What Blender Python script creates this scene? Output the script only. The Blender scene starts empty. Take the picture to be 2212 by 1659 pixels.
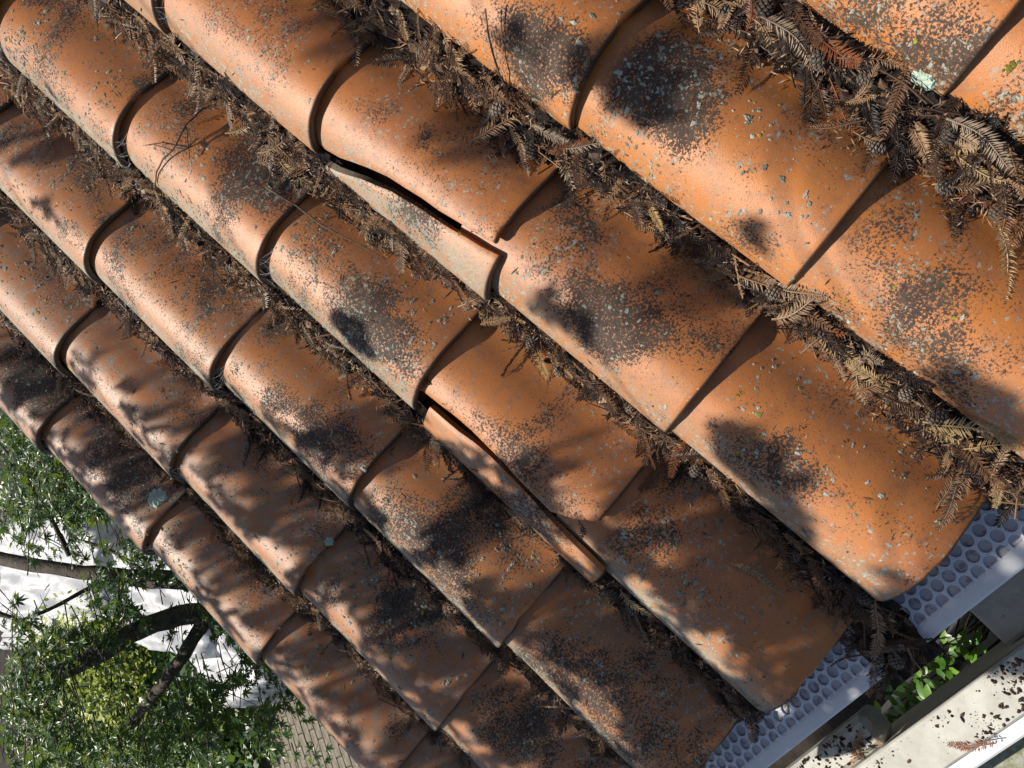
import bpy, math, random
import numpy as np
from mathutils import Matrix, Vector, Euler, noise as mnoise

random.seed(7)
rng = np.random.default_rng(7)
sc = bpy.context.scene
col = sc.collection
R = math.radians

# ------------------------------------------------------------------ camera, world, sun, exposure
PITCH = R(18.0)                                   # slope of the roof
RM = Matrix.Rotation(PITCH, 4, 'X')               # roof frame (x along the eave, y up the slope, z out) -> world
CAM_C = Vector((-0.02912993, 0.33299552, 0.98049489))
CAM_R = Matrix(((0.47301155, -0.75838270, -0.44845931),
                (-0.73385466, -0.62080117, 0.27579567),
                (-0.48756273, 0.19864941, -0.85018880)))   # rows: image right, image down, view direction
FPX = 1697.07                                     # focal length for a picture 2212 wide
cam_d = bpy.data.cameras.new('camera')
cam = bpy.data.objects.new('camera', cam_d)
col.objects.link(cam)
r_, d_, f_ = CAM_R[0], CAM_R[1], CAM_R[2]
m3 = Matrix(((r_[0], -d_[0], -f_[0]), (r_[1], -d_[1], -f_[1]), (r_[2], -d_[2], -f_[2])))
cam.matrix_world = RM @ (Matrix.Translation(CAM_C) @ m3.to_4x4())
cam_d.sensor_width = 36.0
cam_d.lens = FPX / 2212 * 36
cam_d.clip_start = 0.02
cam_d.clip_end = 500
sc.camera = cam

SUN_ROOF = Vector((-0.50, 0.47, 0.72)).normalized()
SUN_W = (RM.to_3x3() @ SUN_ROOF).normalized()
elev = math.asin(SUN_W.z)
azim = math.atan2(SUN_W.x, SUN_W.y)
w = bpy.data.worlds.new('World')
sc.world = w
w.use_nodes = True
nt = w.node_tree
bg = nt.nodes['Background']
sky = nt.nodes.new('ShaderNodeTexSky')
sky.sky_type = 'NISHITA'
sky.sun_disc = False
sky.sun_elevation = elev
sky.sun_rotation = azim
nt.links.new(sky.outputs[0], bg.inputs[0])
bg.inputs[1].default_value = 0.07
sun_d = bpy.data.lights.new('sun', 'SUN')
sun_d.energy = 5.0
sun_d.angle = R(0.53)
sun_d.color = (1.0, 0.93, 0.82)
sun = bpy.data.objects.new('sun', sun_d)
sun.rotation_euler = SUN_W.to_track_quat('Z', 'Y').to_euler()
sun.location = (0, 0, 20)
col.objects.link(sun)
sc.view_settings.view_transform = 'Standard'
sc.view_settings.look = 'None'
sc.view_settings.gamma = 1.0
sc.view_settings.exposure = 0.20
sc.view_settings.use_curve_mapping = False

# ------------------------------------------------------------------ helpers
CW = RM @ CAM_C
def to_px(p):
    """world point -> position in a 2212 x 1659 picture, depth"""
    q = CAM_R @ (RM.inverted() @ Vector(p) - CAM_C)
    if q.z <= 0.01:
        return -1e6, -1e6, q.z
    return 1106 + FPX * q.x / q.z, 829.5 + FPX * q.y / q.z, q.z
def ray_w(u, v):
    return RM.to_3x3() @ (CAM_R.transposed() @ Vector(((u - 1106) / FPX, (v - 829.5) / FPX, 1)))
def at_z(u, v, z):
    d = ray_w(u, v)
    return CW + d * ((z - CW.z) / d.z)
def at_d(u, v, depth):
    return CW + ray_w(u, v) * depth
def roof_at(u, v, z=0.0):
    d = RM.inverted().to_3x3() @ ray_w(u, v)
    return CAM_C + d * ((z - CAM_C.z) / d.z)

class MB:
    """collects vertices and faces of one mesh"""
    def __init__(s):
        s.v = []; s.f = []; s.c = []
    def add(s, verts, faces, tint=None, M=None):
        o = len(s.v)
        if M is not None:
            verts = [M @ Vector(v) for v in verts]
        s.v.extend([tuple(v) for v in verts])
        s.f.extend([tuple(i + o for i in f) for f in faces])
        if tint is not None:
            s.c.extend([tint] * len(verts))
    def box(s, x0, x1, y0, y1, z0, z1, M=None):
        v = [(x0,y0,z0),(x1,y0,z0),(x1,y1,z0),(x0,y1,z0),(x0,y0,z1),(x1,y0,z1),(x1,y1,z1),(x0,y1,z1)]
        f = [(0,3,2,1),(4,5,6,7),(0,1,5,4),(1,2,6,5),(2,3,7,6),(3,0,4,7)]
        s.add(v, f, None, M)
    def tube(s, pts, rad, n=6, tint=None, cap=True):
        pts = [Vector(p) for p in pts]
        if not hasattr(rad, '__len__'):
            rad = [rad] * len(pts)
        vs = []; fs = []
        up = Vector((0.13, 0.31, 0.94))
        for i, p in enumerate(pts):
            t = (pts[min(i+1, len(pts)-1)] - pts[max(i-1, 0)]).normalized()
            a = t.cross(up)
            if a.length < 1e-3: a = t.cross(Vector((1, 0, 0)))
            a.normalize(); b = a.cross(t)
            for k in range(n):
                an = 2 * math.pi * k / n
                vs.append(p + (a * math.cos(an) + b * math.sin(an)) * rad[i])
        for i in range(len(pts) - 1):
            for k in range(n):
                k2 = (k + 1) % n
                fs.append((i*n+k, i*n+k2, (i+1)*n+k2, (i+1)*n+k))
        if cap:
            fs.append(tuple(range(n - 1, -1, -1)))
            fs.append(tuple((len(pts)-1)*n + k for k in range(n)))
        s.add(vs, fs, tint)
    def mesh(s, name, mat=None, smooth=False, sharp=None):
        me = bpy.data.meshes.new(name)
        me.from_pydata(s.v, [], s.f)
        if s.c:
            at = me.color_attributes.new('tint', 'FLOAT_COLOR', 'POINT')
            a = np.ones((len(s.v), 4), np.float32)
            a[:, :3] = np.array(s.c, np.float32).reshape(len(s.v), -1)
            at.data.foreach_set('color', a.ravel())
        if mat: me.materials.append(mat)
        if smooth:
            me.polygons.foreach_set('use_smooth', [True] * len(me.polygons))
            if sharp: me.set_sharp_from_angle(angle=R(sharp))
        me.update()
        return me
    def build(s, name, mat=None, parent=None, smooth=False, sharp=None, M=None):
        o = bpy.data.objects.new(name, s.mesh(name, mat, smooth, sharp))
        return link(o, parent, M)
def link(o, parent=None, M=None):
    col.objects.link(o)
    if parent is not None: o.parent = parent
    if M is not None: o.matrix_local = M
    return o
def tag(o, label=None, cat=None, group=None, kind=None):
    if label: o['label'] = label
    if cat: o['category'] = cat
    if group: o['group'] = group
    if kind: o['kind'] = kind
    return o
def empty(name, M=None):
    o = bpy.data.objects.new(name, None)
    o.empty_display_size = 0.05
    return link(o, None, M)

# ------------------------------------------------------------------ materials
def new_mat(name):
    m = bpy.data.materials.new(name)
    m.use_nodes = True
    t = m.node_tree
    return m, t, t.nodes['Principled BSDF']
class NT:
    def __init__(s, t): s.t = t
    def n(s, typ, **kw):
        x = s.t.nodes.new(typ)
        for k, v in kw.items(): setattr(x, k, v)
        return x
    def l(s, a, b): s.t.links.new(a, b)
    def math(s, op, a, b=None, c=None, clamp=False):
        x = s.n('ShaderNodeMath', operation=op, use_clamp=clamp)
        for i, v in enumerate((a, b, c)):
            if v is None: continue
            if isinstance(v, (int, float)): x.inputs[i].default_value = v
            else: s.l(v, x.inputs[i])
        return x.outputs[0]
    def noise(s, vec, scale, detail=3, rough=0.55, dist=0.0, out=0):
        x = s.n('ShaderNodeTexNoise')
        x.inputs['Scale'].default_value = scale
        x.inputs['Detail'].default_value = detail
        x.inputs['Roughness'].default_value = rough
        x.inputs['Distortion'].default_value = dist
        s.l(vec, x.inputs['Vector'])
        return x.outputs[out]
    def ramp(s, fac, stops, interp='LINEAR'):
        x = s.n('ShaderNodeValToRGB')
        x.color_ramp.interpolation = interp
        el = x.color_ramp.elements
        while len(el) < len(stops): el.new(0.5)
        for e, (p, c) in zip(el, stops):
            e.position = p
            e.color = (c, c, c, 1) if isinstance(c, (int, float)) else (c[0], c[1], c[2], 1)
        s.l(fac, x.inputs[0])
        return x.outputs[0]
    def step(s, fac, a, b):
        x = s.n('ShaderNodeMapRange', interpolation_type='SMOOTHSTEP')
        s.l(fac, x.inputs[0])
        x.inputs[1].default_value = a; x.inputs[2].default_value = b
        return x.outputs[0]
    def mix(s, fac, a, b, mode='MIX'):
        x = s.n('ShaderNodeMix', data_type='RGBA', blend_type=mode)
        for v, i in ((fac, 0), (a, 6), (b, 7)):
            if isinstance(v, (int, float)): x.inputs[i].default_value = v
            elif isinstance(v, tuple): x.inputs[i].default_value = (v[0], v[1], v[2], 1)
            else: s.l(v, x.inputs[i])
        return x.outputs[2]
    def bump(s, h, strength=0.5, dist=0.001, prev=None):
        x = s.n('ShaderNodeBump')
        x.inputs['Strength'].default_value = strength
        x.inputs['Distance'].default_value = dist
        s.l(h, x.inputs['Height'])
        if prev is not None: s.l(prev, x.inputs['Normal'])
        return x.outputs[0]

def mat_tile():
    m, t, p = new_mat('weathered terracotta')
    k = NT(t)
    tc = k.n('ShaderNodeTexCoord').outputs['Object']
    oi = k.n('ShaderNodeObjectInfo').outputs['Random']
    off = k.n('ShaderNodeVectorMath', operation='SCALE')
    off.inputs[0].default_value = (37.1, 53.7, 11.9)
    k.l(oi, off.inputs['Scale'])
    ad = k.n('ShaderNodeVectorMath', operation='ADD')
    k.l(tc, ad.inputs[0]); k.l(off.outputs[0], ad.inputs[1])
    vec = ad.outputs[0]
    sep = k.n('ShaderNodeSeparateXYZ'); k.l(tc, sep.inputs[0])
    X, Y = sep.outputs[0], sep.outputs[1]
    # clay; duller columns get part of their shade painted into the colour
    lo = k.noise(vec, 7, 2)
    r2 = k.math('FRACT', k.math('MULTIPLY', oi, 7.31))
    wa = k.n('ShaderNodeAttribute', attribute_type='OBJECT'); wa.attribute_name = 'wear_shade'
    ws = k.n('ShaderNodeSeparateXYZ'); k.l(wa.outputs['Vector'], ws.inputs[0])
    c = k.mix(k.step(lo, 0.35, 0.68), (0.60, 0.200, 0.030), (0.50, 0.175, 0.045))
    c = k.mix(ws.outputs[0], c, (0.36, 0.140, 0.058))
    c = k.mix(k.math('MULTIPLY', r2, 0.45), c, (0.38, 0.150, 0.050))
    fine = k.noise(vec, 300, 3, 0.7)
    mid = k.noise(vec, 42, 4, 0.75)
    c = k.mix(k.math('MULTIPLY', k.step(fine, 0.46, 0.72), 0.16), c, (0.58, 0.28, 0.12))
    c = k.mix(k.math('MULTIPLY', k.step(mid, 0.44, 0.74), 0.55), c, (0.23, 0.10, 0.055))
    clean = k.step(Y, 0.340, 0.300)
    # olive grey film on the left flank, pale bloom of dust and painted sheen
    side = k.step(X, 0.082, 0.030)
    film = k.math('MAXIMUM', k.math('MULTIPLY', k.math('MULTIPLY', side, ws.outputs[1]), k.step(mid, 0.24, 0.54)), k.math('MULTIPLY', ws.outputs[2], k.step(mid, 0.38, 0.66)))
    c = k.mix(k.math('MULTIPLY', film, 0.85), c, k.mix(k.step(fine, 0.35, 0.65), (0.27, 0.255, 0.19), (0.46, 0.45, 0.37)))
    # black algae: fine speckle whose density drifts over the tile
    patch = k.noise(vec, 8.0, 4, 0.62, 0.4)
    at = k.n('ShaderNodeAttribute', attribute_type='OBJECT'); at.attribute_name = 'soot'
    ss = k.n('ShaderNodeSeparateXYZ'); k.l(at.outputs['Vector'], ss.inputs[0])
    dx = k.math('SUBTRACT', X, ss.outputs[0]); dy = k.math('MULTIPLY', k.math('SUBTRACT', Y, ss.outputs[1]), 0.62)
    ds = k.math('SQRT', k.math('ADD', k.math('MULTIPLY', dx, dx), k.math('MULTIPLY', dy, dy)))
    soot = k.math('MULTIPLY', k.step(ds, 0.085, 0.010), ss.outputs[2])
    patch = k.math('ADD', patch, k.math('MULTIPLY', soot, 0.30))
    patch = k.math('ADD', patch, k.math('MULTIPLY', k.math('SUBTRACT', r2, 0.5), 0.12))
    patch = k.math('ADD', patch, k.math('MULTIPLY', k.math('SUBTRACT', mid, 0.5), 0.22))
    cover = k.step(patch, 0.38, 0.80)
    sp = k.noise(vec, 300, 4, 0.75)
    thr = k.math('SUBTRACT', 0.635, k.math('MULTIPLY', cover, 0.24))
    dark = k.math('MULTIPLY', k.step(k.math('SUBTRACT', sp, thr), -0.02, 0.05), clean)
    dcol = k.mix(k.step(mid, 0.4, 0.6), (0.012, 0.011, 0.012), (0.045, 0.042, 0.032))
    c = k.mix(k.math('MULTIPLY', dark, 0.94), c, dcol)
    # grey green lichen: irregular flecks, denser in drifts and on the left flank
    mp = k.n('ShaderNodeMapping'); mp.inputs['Location'].default_value = (4.3, 8.1, 2.2)
    k.l(vec, mp.inputs[0])
    lp = k.step(k.math('ADD', k.math('MULTIPLY', mid, 0.45), k.math('MULTIPLY', lo, 0.55)), 0.40, 0.62)
    lp = k.math('ADD', lp, k.math('MULTIPLY', side, 0.6))
    ln = k.noise(mp.outputs[0], 135, 4, 0.62)
    lth = k.math('SUBTRACT', 0.685, k.math('MULTIPLY', lp, 0.10))
    lich = k.math('MULTIPLY', k.step(k.math('SUBTRACT', ln, lth), -0.012, 0.02), clean)
    lcol = k.mix(k.step(fine, 0.35, 0.65), (0.20, 0.21, 0.16), (0.43, 0.45, 0.37))
    c = k.mix(k.math('MULTIPLY', lich, 0.85), c, lcol)
    # the tail edge is painted darker
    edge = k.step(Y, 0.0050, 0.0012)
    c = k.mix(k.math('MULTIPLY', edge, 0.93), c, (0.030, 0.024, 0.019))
    k.l(c, p.inputs['Base Color'])
    rough = k.math('ADD', 0.33, k.math('MULTIPLY', mid, 0.20))
    rough = k.math('ADD', rough, k.math('MULTIPLY', k.math('MAXIMUM', dark, lich), 0.40), clamp=True)
    k.l(rough, p.inputs['Roughness'])
    p.inputs['Specular IOR Level'].default_value = 0.65
    k.l(k.bump(k.noise(vec, 620, 3, 0.75), 0.50, 0.0009), p.inputs['Normal'])
    return m

def mat_noise(name, a, b, scale, rough=0.7, bump=0.4, bd=0.002, detail=5, spec=0.4, coord='Object', lo=0.3, hi=0.7):
    m, t, p = new_mat(name)
    k = NT(t)
    vec = k.n('ShaderNodeTexCoord').outputs[coord]
    f = k.noise(vec, scale, detail, 0.65)
    k.l(k.mix(k.step(f, lo, hi), a, b), p.inputs['Base Color'])
    p.inputs['Roughness'].default_value = rough
    p.inputs['Specular IOR Level'].default_value = spec
    if bump: k.l(k.bump(k.noise(vec, scale * 3.1, 4), bump, bd), p.inputs['Normal'])
    return m

def mat_random(name, stops, rough=0.65, spec=0.35, translucent=0.0, attr=False, nscale=60, namt=0.25):
    """colour per object (or per piece when attr), with fine noise"""
    m, t, p = new_mat(name)
    k = NT(t)
    if attr:
        a = k.n('ShaderNodeAttribute'); a.attribute_name = 'tint'
        fac = a.outputs['Fac']
    else:
        fac = k.n('ShaderNodeObjectInfo').outputs['Random']
    c = k.ramp(fac, stops)
    vec = k.n('ShaderNodeTexCoord').outputs['Object']
    n1 = k.noise(vec, nscale, 3)
    c = k.mix(k.math('MULTIPLY', k.step(n1, 0.4, 0.7), namt), c, (0.10, 0.07, 0.045), 'MULTIPLY') if namt else c
    k.l(c, p.inputs['Base Color'])
    p.inputs['Roughness'].default_value = rough
    p.inputs['Specular IOR Level'].default_value = spec
    if translucent:
        tr = k.n('ShaderNodeBsdfTranslucent')
        k.l(k.mix(0.6, c, (0.30, 0.42, 0.03)), tr.inputs['Color'])
        mx = k.n('ShaderNodeMixShader'); mx.inputs[0].default_value = translucent
        k.l(p.outputs[0], mx.inputs[1]); k.l(tr.outputs[0], mx.inputs[2])
        k.l(mx.outputs[0], t.nodes['Material Output'].inputs['Surface'])
    return m

NEEDLE = [(0.0, (0.016, 0.012, 0.011)), (0.28, (0.055, 0.031, 0.021)), (0.52, (0.16, 0.080, 0.040)), (0.80, (0.40, 0.25, 0.135)), (1.0, (0.34, 0.27, 0.20))]
M = {}
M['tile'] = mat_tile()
M['needle'] = mat_random('dead redwood needles', NEEDLE, 0.5, 0.45, nscale=300, namt=0.3)
M['litter'] = mat_random('needle litter', NEEDLE, 0.55, 0.4, attr=True, nscale=300, namt=0.3)
M['rust'] = mat_random('rust red needles', [(0.0, (0.23, 0.075, 0.028)), (1.0, (0.30, 0.11, 0.045))], 0.5, 0.4, nscale=300)
M['straw'] = mat_random('straw coloured needles', [(0.0, (0.40, 0.27, 0.12)), (1.0, (0.46, 0.34, 0.18))], 0.5, 0.4, nscale=300)
M['humus'] = mat_noise('dark humus', (0.010, 0.008, 0.007), (0.045, 0.030, 0.020), 160, 0.85, 0.9, 0.006)
M['cone'] = mat_random('cone scales', [(0.0, (0.09, 0.07, 0.055)), (1.0, (0.26, 0.21, 0.16))], 0.6, 0.4, nscale=350, namt=0.4)
M['twig'] = mat_noise('twig bark', (0.05, 0.034, 0.024), (0.15, 0.105, 0.07), 220, 0.75, 0.5, 0.001)
M['lichen'] = mat_random('lichen crust', [(0.0, (0.17, 0.18, 0.14)), (0.40, (0.31, 0.33, 0.27)), (0.95, (0.47, 0.50, 0.42)), (0.955, (0.36, 0.30, 0.04)), (1.0, (0.28, 0.27, 0.05))], 0.9, 0.1, attr=True, nscale=500, namt=0.25)
M['rosette'] = mat_noise('pale green lichen', (0.36, 0.47, 0.38), (0.50, 0.60, 0.50), 300, 0.9, 0.6, 0.001, spec=0.1)
M['moss'] = mat_noise('yellow green moss', (0.10, 0.10, 0.02), (0.26, 0.24, 0.05), 400, 0.95, 0.8, 0.002, spec=0.1)
M['deck'] = mat_noise('black roofing felt', (0.012, 0.012, 0.012), (0.03, 0.028, 0.026), 60, 0.9, 0.4, 0.002)
M['web'] = mat_noise('cobweb silk', (0.42, 0.43, 0.45), (0.62, 0.63, 0.65), 300, 0.6, 0, spec=0.3)
def mat_white(name, c0, c1, dirt, amount, scale=90, rough=0.35):
    m, t, p = new_mat(name)
    k = NT(t)
    vec = k.n('ShaderNodeTexCoord').outputs['Object']
    c = k.mix(k.step(k.noise(vec, 14, 5, 0.7), 0.35, 0.7), c0, c1)
    d = k.step(k.noise(vec, scale, 4, 0.7), 0.80 - amount, 0.84 - amount)
    c = k.mix(k.math('MULTIPLY', d, 0.85), c, dirt)
    d2 = k.step(k.noise(vec, scale * 4, 3, 0.6), 0.78 - amount, 0.82 - amount)
    c = k.mix(k.math('MULTIPLY', d2, 0.6), c, dirt)
    k.l(c, p.inputs['Base Color'])
    p.inputs['Roughness'].default_value = rough
    k.l(k.bump(k.noise(vec, scale, 4), 0.15, 0.001), p.inputs['Normal'])
    return m
M['white'] = mat_white('white enamel', (0.76, 0.77, 0.78), (0.82, 0.82, 0.82), (0.30, 0.27, 0.22), 0.07, 45, 0.22)
M['vinyl'] = mat_white('white guard plastic', (0.76, 0.78, 0.82), (0.82, 0.83, 0.85), (0.36, 0.33, 0.28), 0.10, 70, 0.25)
M['speck'] = mat_white('speckled white boards', (0.40, 0.39, 0.35), (0.53, 0.52, 0.48), (0.075, 0.06, 0.045), 0.13, 55, 0.6)
M['cream'] = mat_white('cream board', (0.70, 0.67, 0.59), (0.74, 0.71, 0.64), (0.30, 0.27, 0.21), 0.02, 20, 0.5)
M['mossy'] = mat_noise('mossy concrete', (0.16, 0.18, 0.10), (0.36, 0.36, 0.30), 70, 0.9, 0.6, 0.003)
M['stucco'] = mat_noise('stucco', (0.42, 0.36, 0.27), (0.50, 0.44, 0.34), 80, 0.9, 0.5, 0.004)
M['wood'] = mat_noise('dark board', (0.06, 0.04, 0.028), (0.11, 0.075, 0.05), 30, 0.8, 0.3)
def mat_screen():
    m, t, p = new_mat('fine wire screen')
    k = NT(t)
    vec = k.n('ShaderNodeTexCoord').outputs['Object']
    sep = k.n('ShaderNodeSeparateXYZ'); k.l(vec, sep.inputs[0])
    a = k.math('SINE', k.math('MULTIPLY', sep.outputs[0], 2 * math.pi / 0.0016))
    b = k.math('SINE', k.math('MULTIPLY', sep.outputs[1], 2 * math.pi / 0.0016))
    wv = k.math('MAXIMUM', k.step(a, 0.0, 0.7), k.step(b, 0.0, 0.7))
    c = k.mix(wv, (0.26, 0.26, 0.29), (0.56, 0.56, 0.60))
    c = k.mix(k.math('MULTIPLY', k.step(k.noise(vec, 60, 4), 0.52, 0.62), 0.6), c, (0.11, 0.085, 0.06))
    k.l(c, p.inputs['Base Color'])
    p.inputs['Roughness'].default_value = 0.38
    p.inputs['Metallic'].default_value = 0.25
    k.l(k.bump(wv, 0.4, 0.0006), p.inputs['Normal'])
    return m
M['screen'] = mat_screen()
M['bark'] = mat_noise('maple bark', (0.035, 0.028, 0.02), (0.11, 0.09, 0.07), 22, 0.85, 0.8, 0.01)
M['maple'] = mat_random('maple leaves', [(0.0, (0.022, 0.060, 0.018)), (0.5, (0.045, 0.11, 0.030)), (0.85, (0.085, 0.18, 0.035)), (1.0, (0.18, 0.28, 0.04))], 0.36, 0.55, 0.32, nscale=8, namt=0)
M['maple_mass'] = mat_random('maple foliage', [(0.0, (0.022, 0.060, 0.018)), (0.5, (0.045, 0.11, 0.030)), (0.85, (0.085, 0.18, 0.035)), (1.0, (0.18, 0.28, 0.04))], 0.36, 0.55, 0.32, attr=True, nscale=8, namt=0)
M['lime'] = mat_random('lime foliage', [(0.0, (0.16, 0.24, 0.02)), (0.6, (0.38, 0.44, 0.04)), (1.0, (0.52, 0.54, 0.12))], 0.45, 0.4, 0.35, attr=True, nscale=8, namt=0)
M['strap'] = mat_random('strap leaves', [(0.0, (0.09, 0.15, 0.03)), (1.0, (0.28, 0.36, 0.08))], 0.4, 0.4, 0.25, attr=True, nscale=8, namt=0)
M['shrub'] = mat_random('shrub leaves', [(0.0, (0.05, 0.14, 0.018)), (0.7, (0.10, 0.24, 0.03)), (1.0, (0.22, 0.38, 0.05))], 0.32, 0.5, 0.30, nscale=8, namt=0)
M['redwood'] = mat_random('redwood foliage', [(0.0, (0.015, 0.04, 0.012)), (1.0, (0.04, 0.08, 0.02))], 0.6, 0.3, 0.0, attr=True, nscale=8, namt=0)
M['soil'] = mat_noise('garden soil', (0.010, 0.008, 0.006), (0.035, 0.026, 0.018), 7, 0.95, 0.6, 0.02)
M['paver'] = mat_noise('tan paver', (0.13, 0.11, 0.085), (0.24, 0.21, 0.16), 16, 0.85, 0.4, 0.004)
M['joint'] = mat_noise('dark joint sand', (0.035, 0.03, 0.022), (0.08, 0.07, 0.05), 40, 0.95, 0.5, 0.004)
M['tarp'] = mat_noise('white plastic sheet', (0.50, 0.51, 0.53), (0.62, 0.62, 0.62), 4, 0.42, 0.3, 0.02, spec=0.5)

# ------------------------------------------------------------------ ground and setting
GZ = -3.0
g = MB()
N = 24
for i in range(N + 1):
    for j in range(N + 1):
        x = -60 + 120 * i / N; y = -60 + 120 * j / N
        g.v.append((x, y, GZ - 0.03 + 0.02 * mnoise.noise(Vector((x * .2, y * .2, 0)))))
for i in range(N):
    for j in range(N):
        a = i * (N + 1) + j
        g.f.append((a, a + N + 1, a + N + 2, a + 1))
tag(g.build('ground', M['soil']), 'dark bare garden soil under the shrubs', kind='structure')

# ------------------------------------------------------------------ roof tiles
W, L, STEP, TH = 0.25, 0.3378, 0.0185, 0.0125
PU = [0.0, 0.012, 0.03, 0.06, 0.09, 0.125, 0.155, 0.18, 0.205, 0.23, 0.252, 0.268]
PZ = [-0.004, 0.014, 0.031, 0.047, 0.0515, 0.042, 0.020, -0.006, -0.025, -0.034, -0.036, -0.033]
_t = np.linspace(0, 1, len(PU))
def _spl(xs, ys):
    n = len(xs); m = np.gradient(np.array(ys), np.array(xs))
    def f(u):
        u = min(max(u, xs[0]), xs[-1])
        i = min(max(int(np.searchsorted(xs, u)) - 1, 0), n - 2)
        h = xs[i+1] - xs[i]; t = (u - xs[i]) / h
        return ((2*t**3-3*t*t+1)*ys[i] + (t**3-2*t*t+t)*h*m[i] + (-2*t**3+3*t*t)*ys[i+1] + (t**3-t*t)*h*m[i+1])
    return f
_sp = _spl(PU, PZ)
_TAB = [float(_sp(i * .001)) for i in range(269)]
def prof(u):
    f = min(max(u, 0.0), .268) * 1000
    i = min(int(f), 267)
    return _TAB[i] + (_TAB[i + 1] - _TAB[i]) * (f - i)
def prof_n(u):
    e = 0.002
    d = (prof(min(u + e, .268)) - prof(max(u - e, 0))) / (min(u + e, .268) - max(u - e, 0))
    return Vector((-d, 0, 1)).normalized()
TPOS = {}
def surf(x, y):
    """height and normal of the topmost tile at a place (roof frame)"""
    k0 = math.ceil(-x / W - 1e-6); r0 = math.floor(y / L)
    best = None
    for k in (k0 - 1, k0, k0 + 1):
        for r in (r0 - 1, r0, r0 + 1):
            t = TPOS.get((k, r))
            if t is None: continue
            u = x - t[0]; v = y - t[1]
            if 0 <= u <= .268 and 0 <= v <= L + .07:
                z = prof(u) - STEP * v / L
                if best is None or z > best[0]: best = (z, u)
    if best is None:
        u = min(max(x + k0 * W, 0), .268)
        best = (prof(u) - STEP * .5, u)
    return best[0], prof_n(best[1])

def tile_mesh(name, seed, ulo=None, uhi=None, y0=0.0, y1=L + 0.055, nu=34, lift=None):
    """one S tile (or a piece of it between the curves ulo(y) and uhi(y)), tail at y = 0"""
    ys = [y0, y0 + 0.0012, y0 + 0.004, y0 + 0.010] + list(np.linspace(y0 + 0.03, y1, 12))
    inset = [0.0035, 0.0012, 0.0002, 0.0] + [0] * 12
    b = MB()
    ny = len(ys)
    def pt(u, y, dn):
        n = prof_n(u)
        wob = 0.0008 * mnoise.noise(Vector((u * 16 + seed * 7.3, y * 9, seed * 3.1)))
        ye = y + 0.0018 * mnoise.noise(Vector((u * 30, seed * 5.0, 2.0))) * (1 if y < y0 + 0.02 else 0)
        if y < y0 + 0.012: ye += max(0, mnoise.noise(Vector((u * 26 + seed * 4.7, seed * 1.9, 7.7))) - .30) * .016
        return Vector((u, ye, prof(u) - STEP * y / L + wob)) - n * dn
    rows = []
    for side in (0, 1):
        for j, y in enumerate(ys):
            a = ulo(y) if ulo else 0.0
            c = uhi(y) if uhi else 0.268
            for i in range(nu):
                t = i / (nu - 1)
                u = a + (c - a) * t
                edge = min(t, 1 - t) * (c - a)
                dn = (inset[j] + max(0, 0.0022 - edge) * 0.8) if side == 0 else TH - inset[j] * 0.6
                b.v.append(tuple(pt(u, y, dn)))
    def I(s, j, i): return s * ny * nu + j * nu + i
    for j in range(ny - 1):
        for i in range(nu - 1):
            b.f.append((I(0,j,i), I(0,j,i+1), I(0,j+1,i+1), I(0,j+1,i)))
            b.f.append((I(1,j,i), I(1,j+1,i), I(1,j+1,i+1), I(1,j,i+1)))
        b.f.append((I(0,j,0), I(0,j+1,0), I(1,j+1,0), I(1,j,0)))
        b.f.append((I(0,j,nu-1), I(1,j,nu-1), I(1,j+1,nu-1), I(0,j+1,nu-1)))
    for i in range(nu - 1):
        b.f.append((I(0,0,i), I(1,0,i), I(1,0,i+1), I(0,0,i+1)))
        b.f.append((I(0,ny-1,i), I(0,ny-1,i+1), I(1,ny-1,i+1), I(1,ny-1,i)))
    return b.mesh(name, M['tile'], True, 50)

roof = empty('tiled_roof', RM.copy())
tag(roof, 'sloping roof of weathered orange clay barrel tiles spotted with lichen', 'roof')
deck = MB(); deck.box(-1.44, 0.60, 0.02, 2.45, -0.115, -0.085)
deck.build('deck', M['deck'], roof)
fas = MB(); fas.box(-1.46, 0.60, -0.002, 0.018, -0.27, -0.06)
fas.build('fascia_board', M['wood'], roof)
rk = MB(); rk.box(-1.462, -1.442, 0.02, 2.45, -0.27, -0.045)
rk.build('rake_board', M['wood'], roof)
variants = [tile_mesh('tile', s) for s in range(5)]
OBS = {(0,1):(2040,210),(1,1):(1700,625),(2,1):(1430,945),(4,1):(1080,1400),(5,1):(945,1580),
 (1,2):(1230,285),(3,2):(905,885),(4,2):(770,1090),(5,2):(650,1290),
 (2,3):(685,340),(3,3):(575,620),(4,3):(475,855),(5,3):(390,1040),
 (3,4):(275,380),(4,4):(215,620),(5,4):(150,820),(2,0):(1885,1305),(3,0):(1635,1538)}
for k in range(-1, 7):
    for r in range(0, 7):
        x, y = -k * W, r * L
        if r == 0: y = 0.004
        if (k, r) in OBS:
            q = roof_at(*OBS[(k, r)], 0.0)
            x = 0.42 * q.x + 0.58 * x; y = 0.85 * q.y + 0.15 * y
        else:
            x += random.uniform(-.003, .003); y += random.uniform(-.005, .005)
        if k == 6: x += 0.022
        TPOS[(k, r)] = (x, y)
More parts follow.
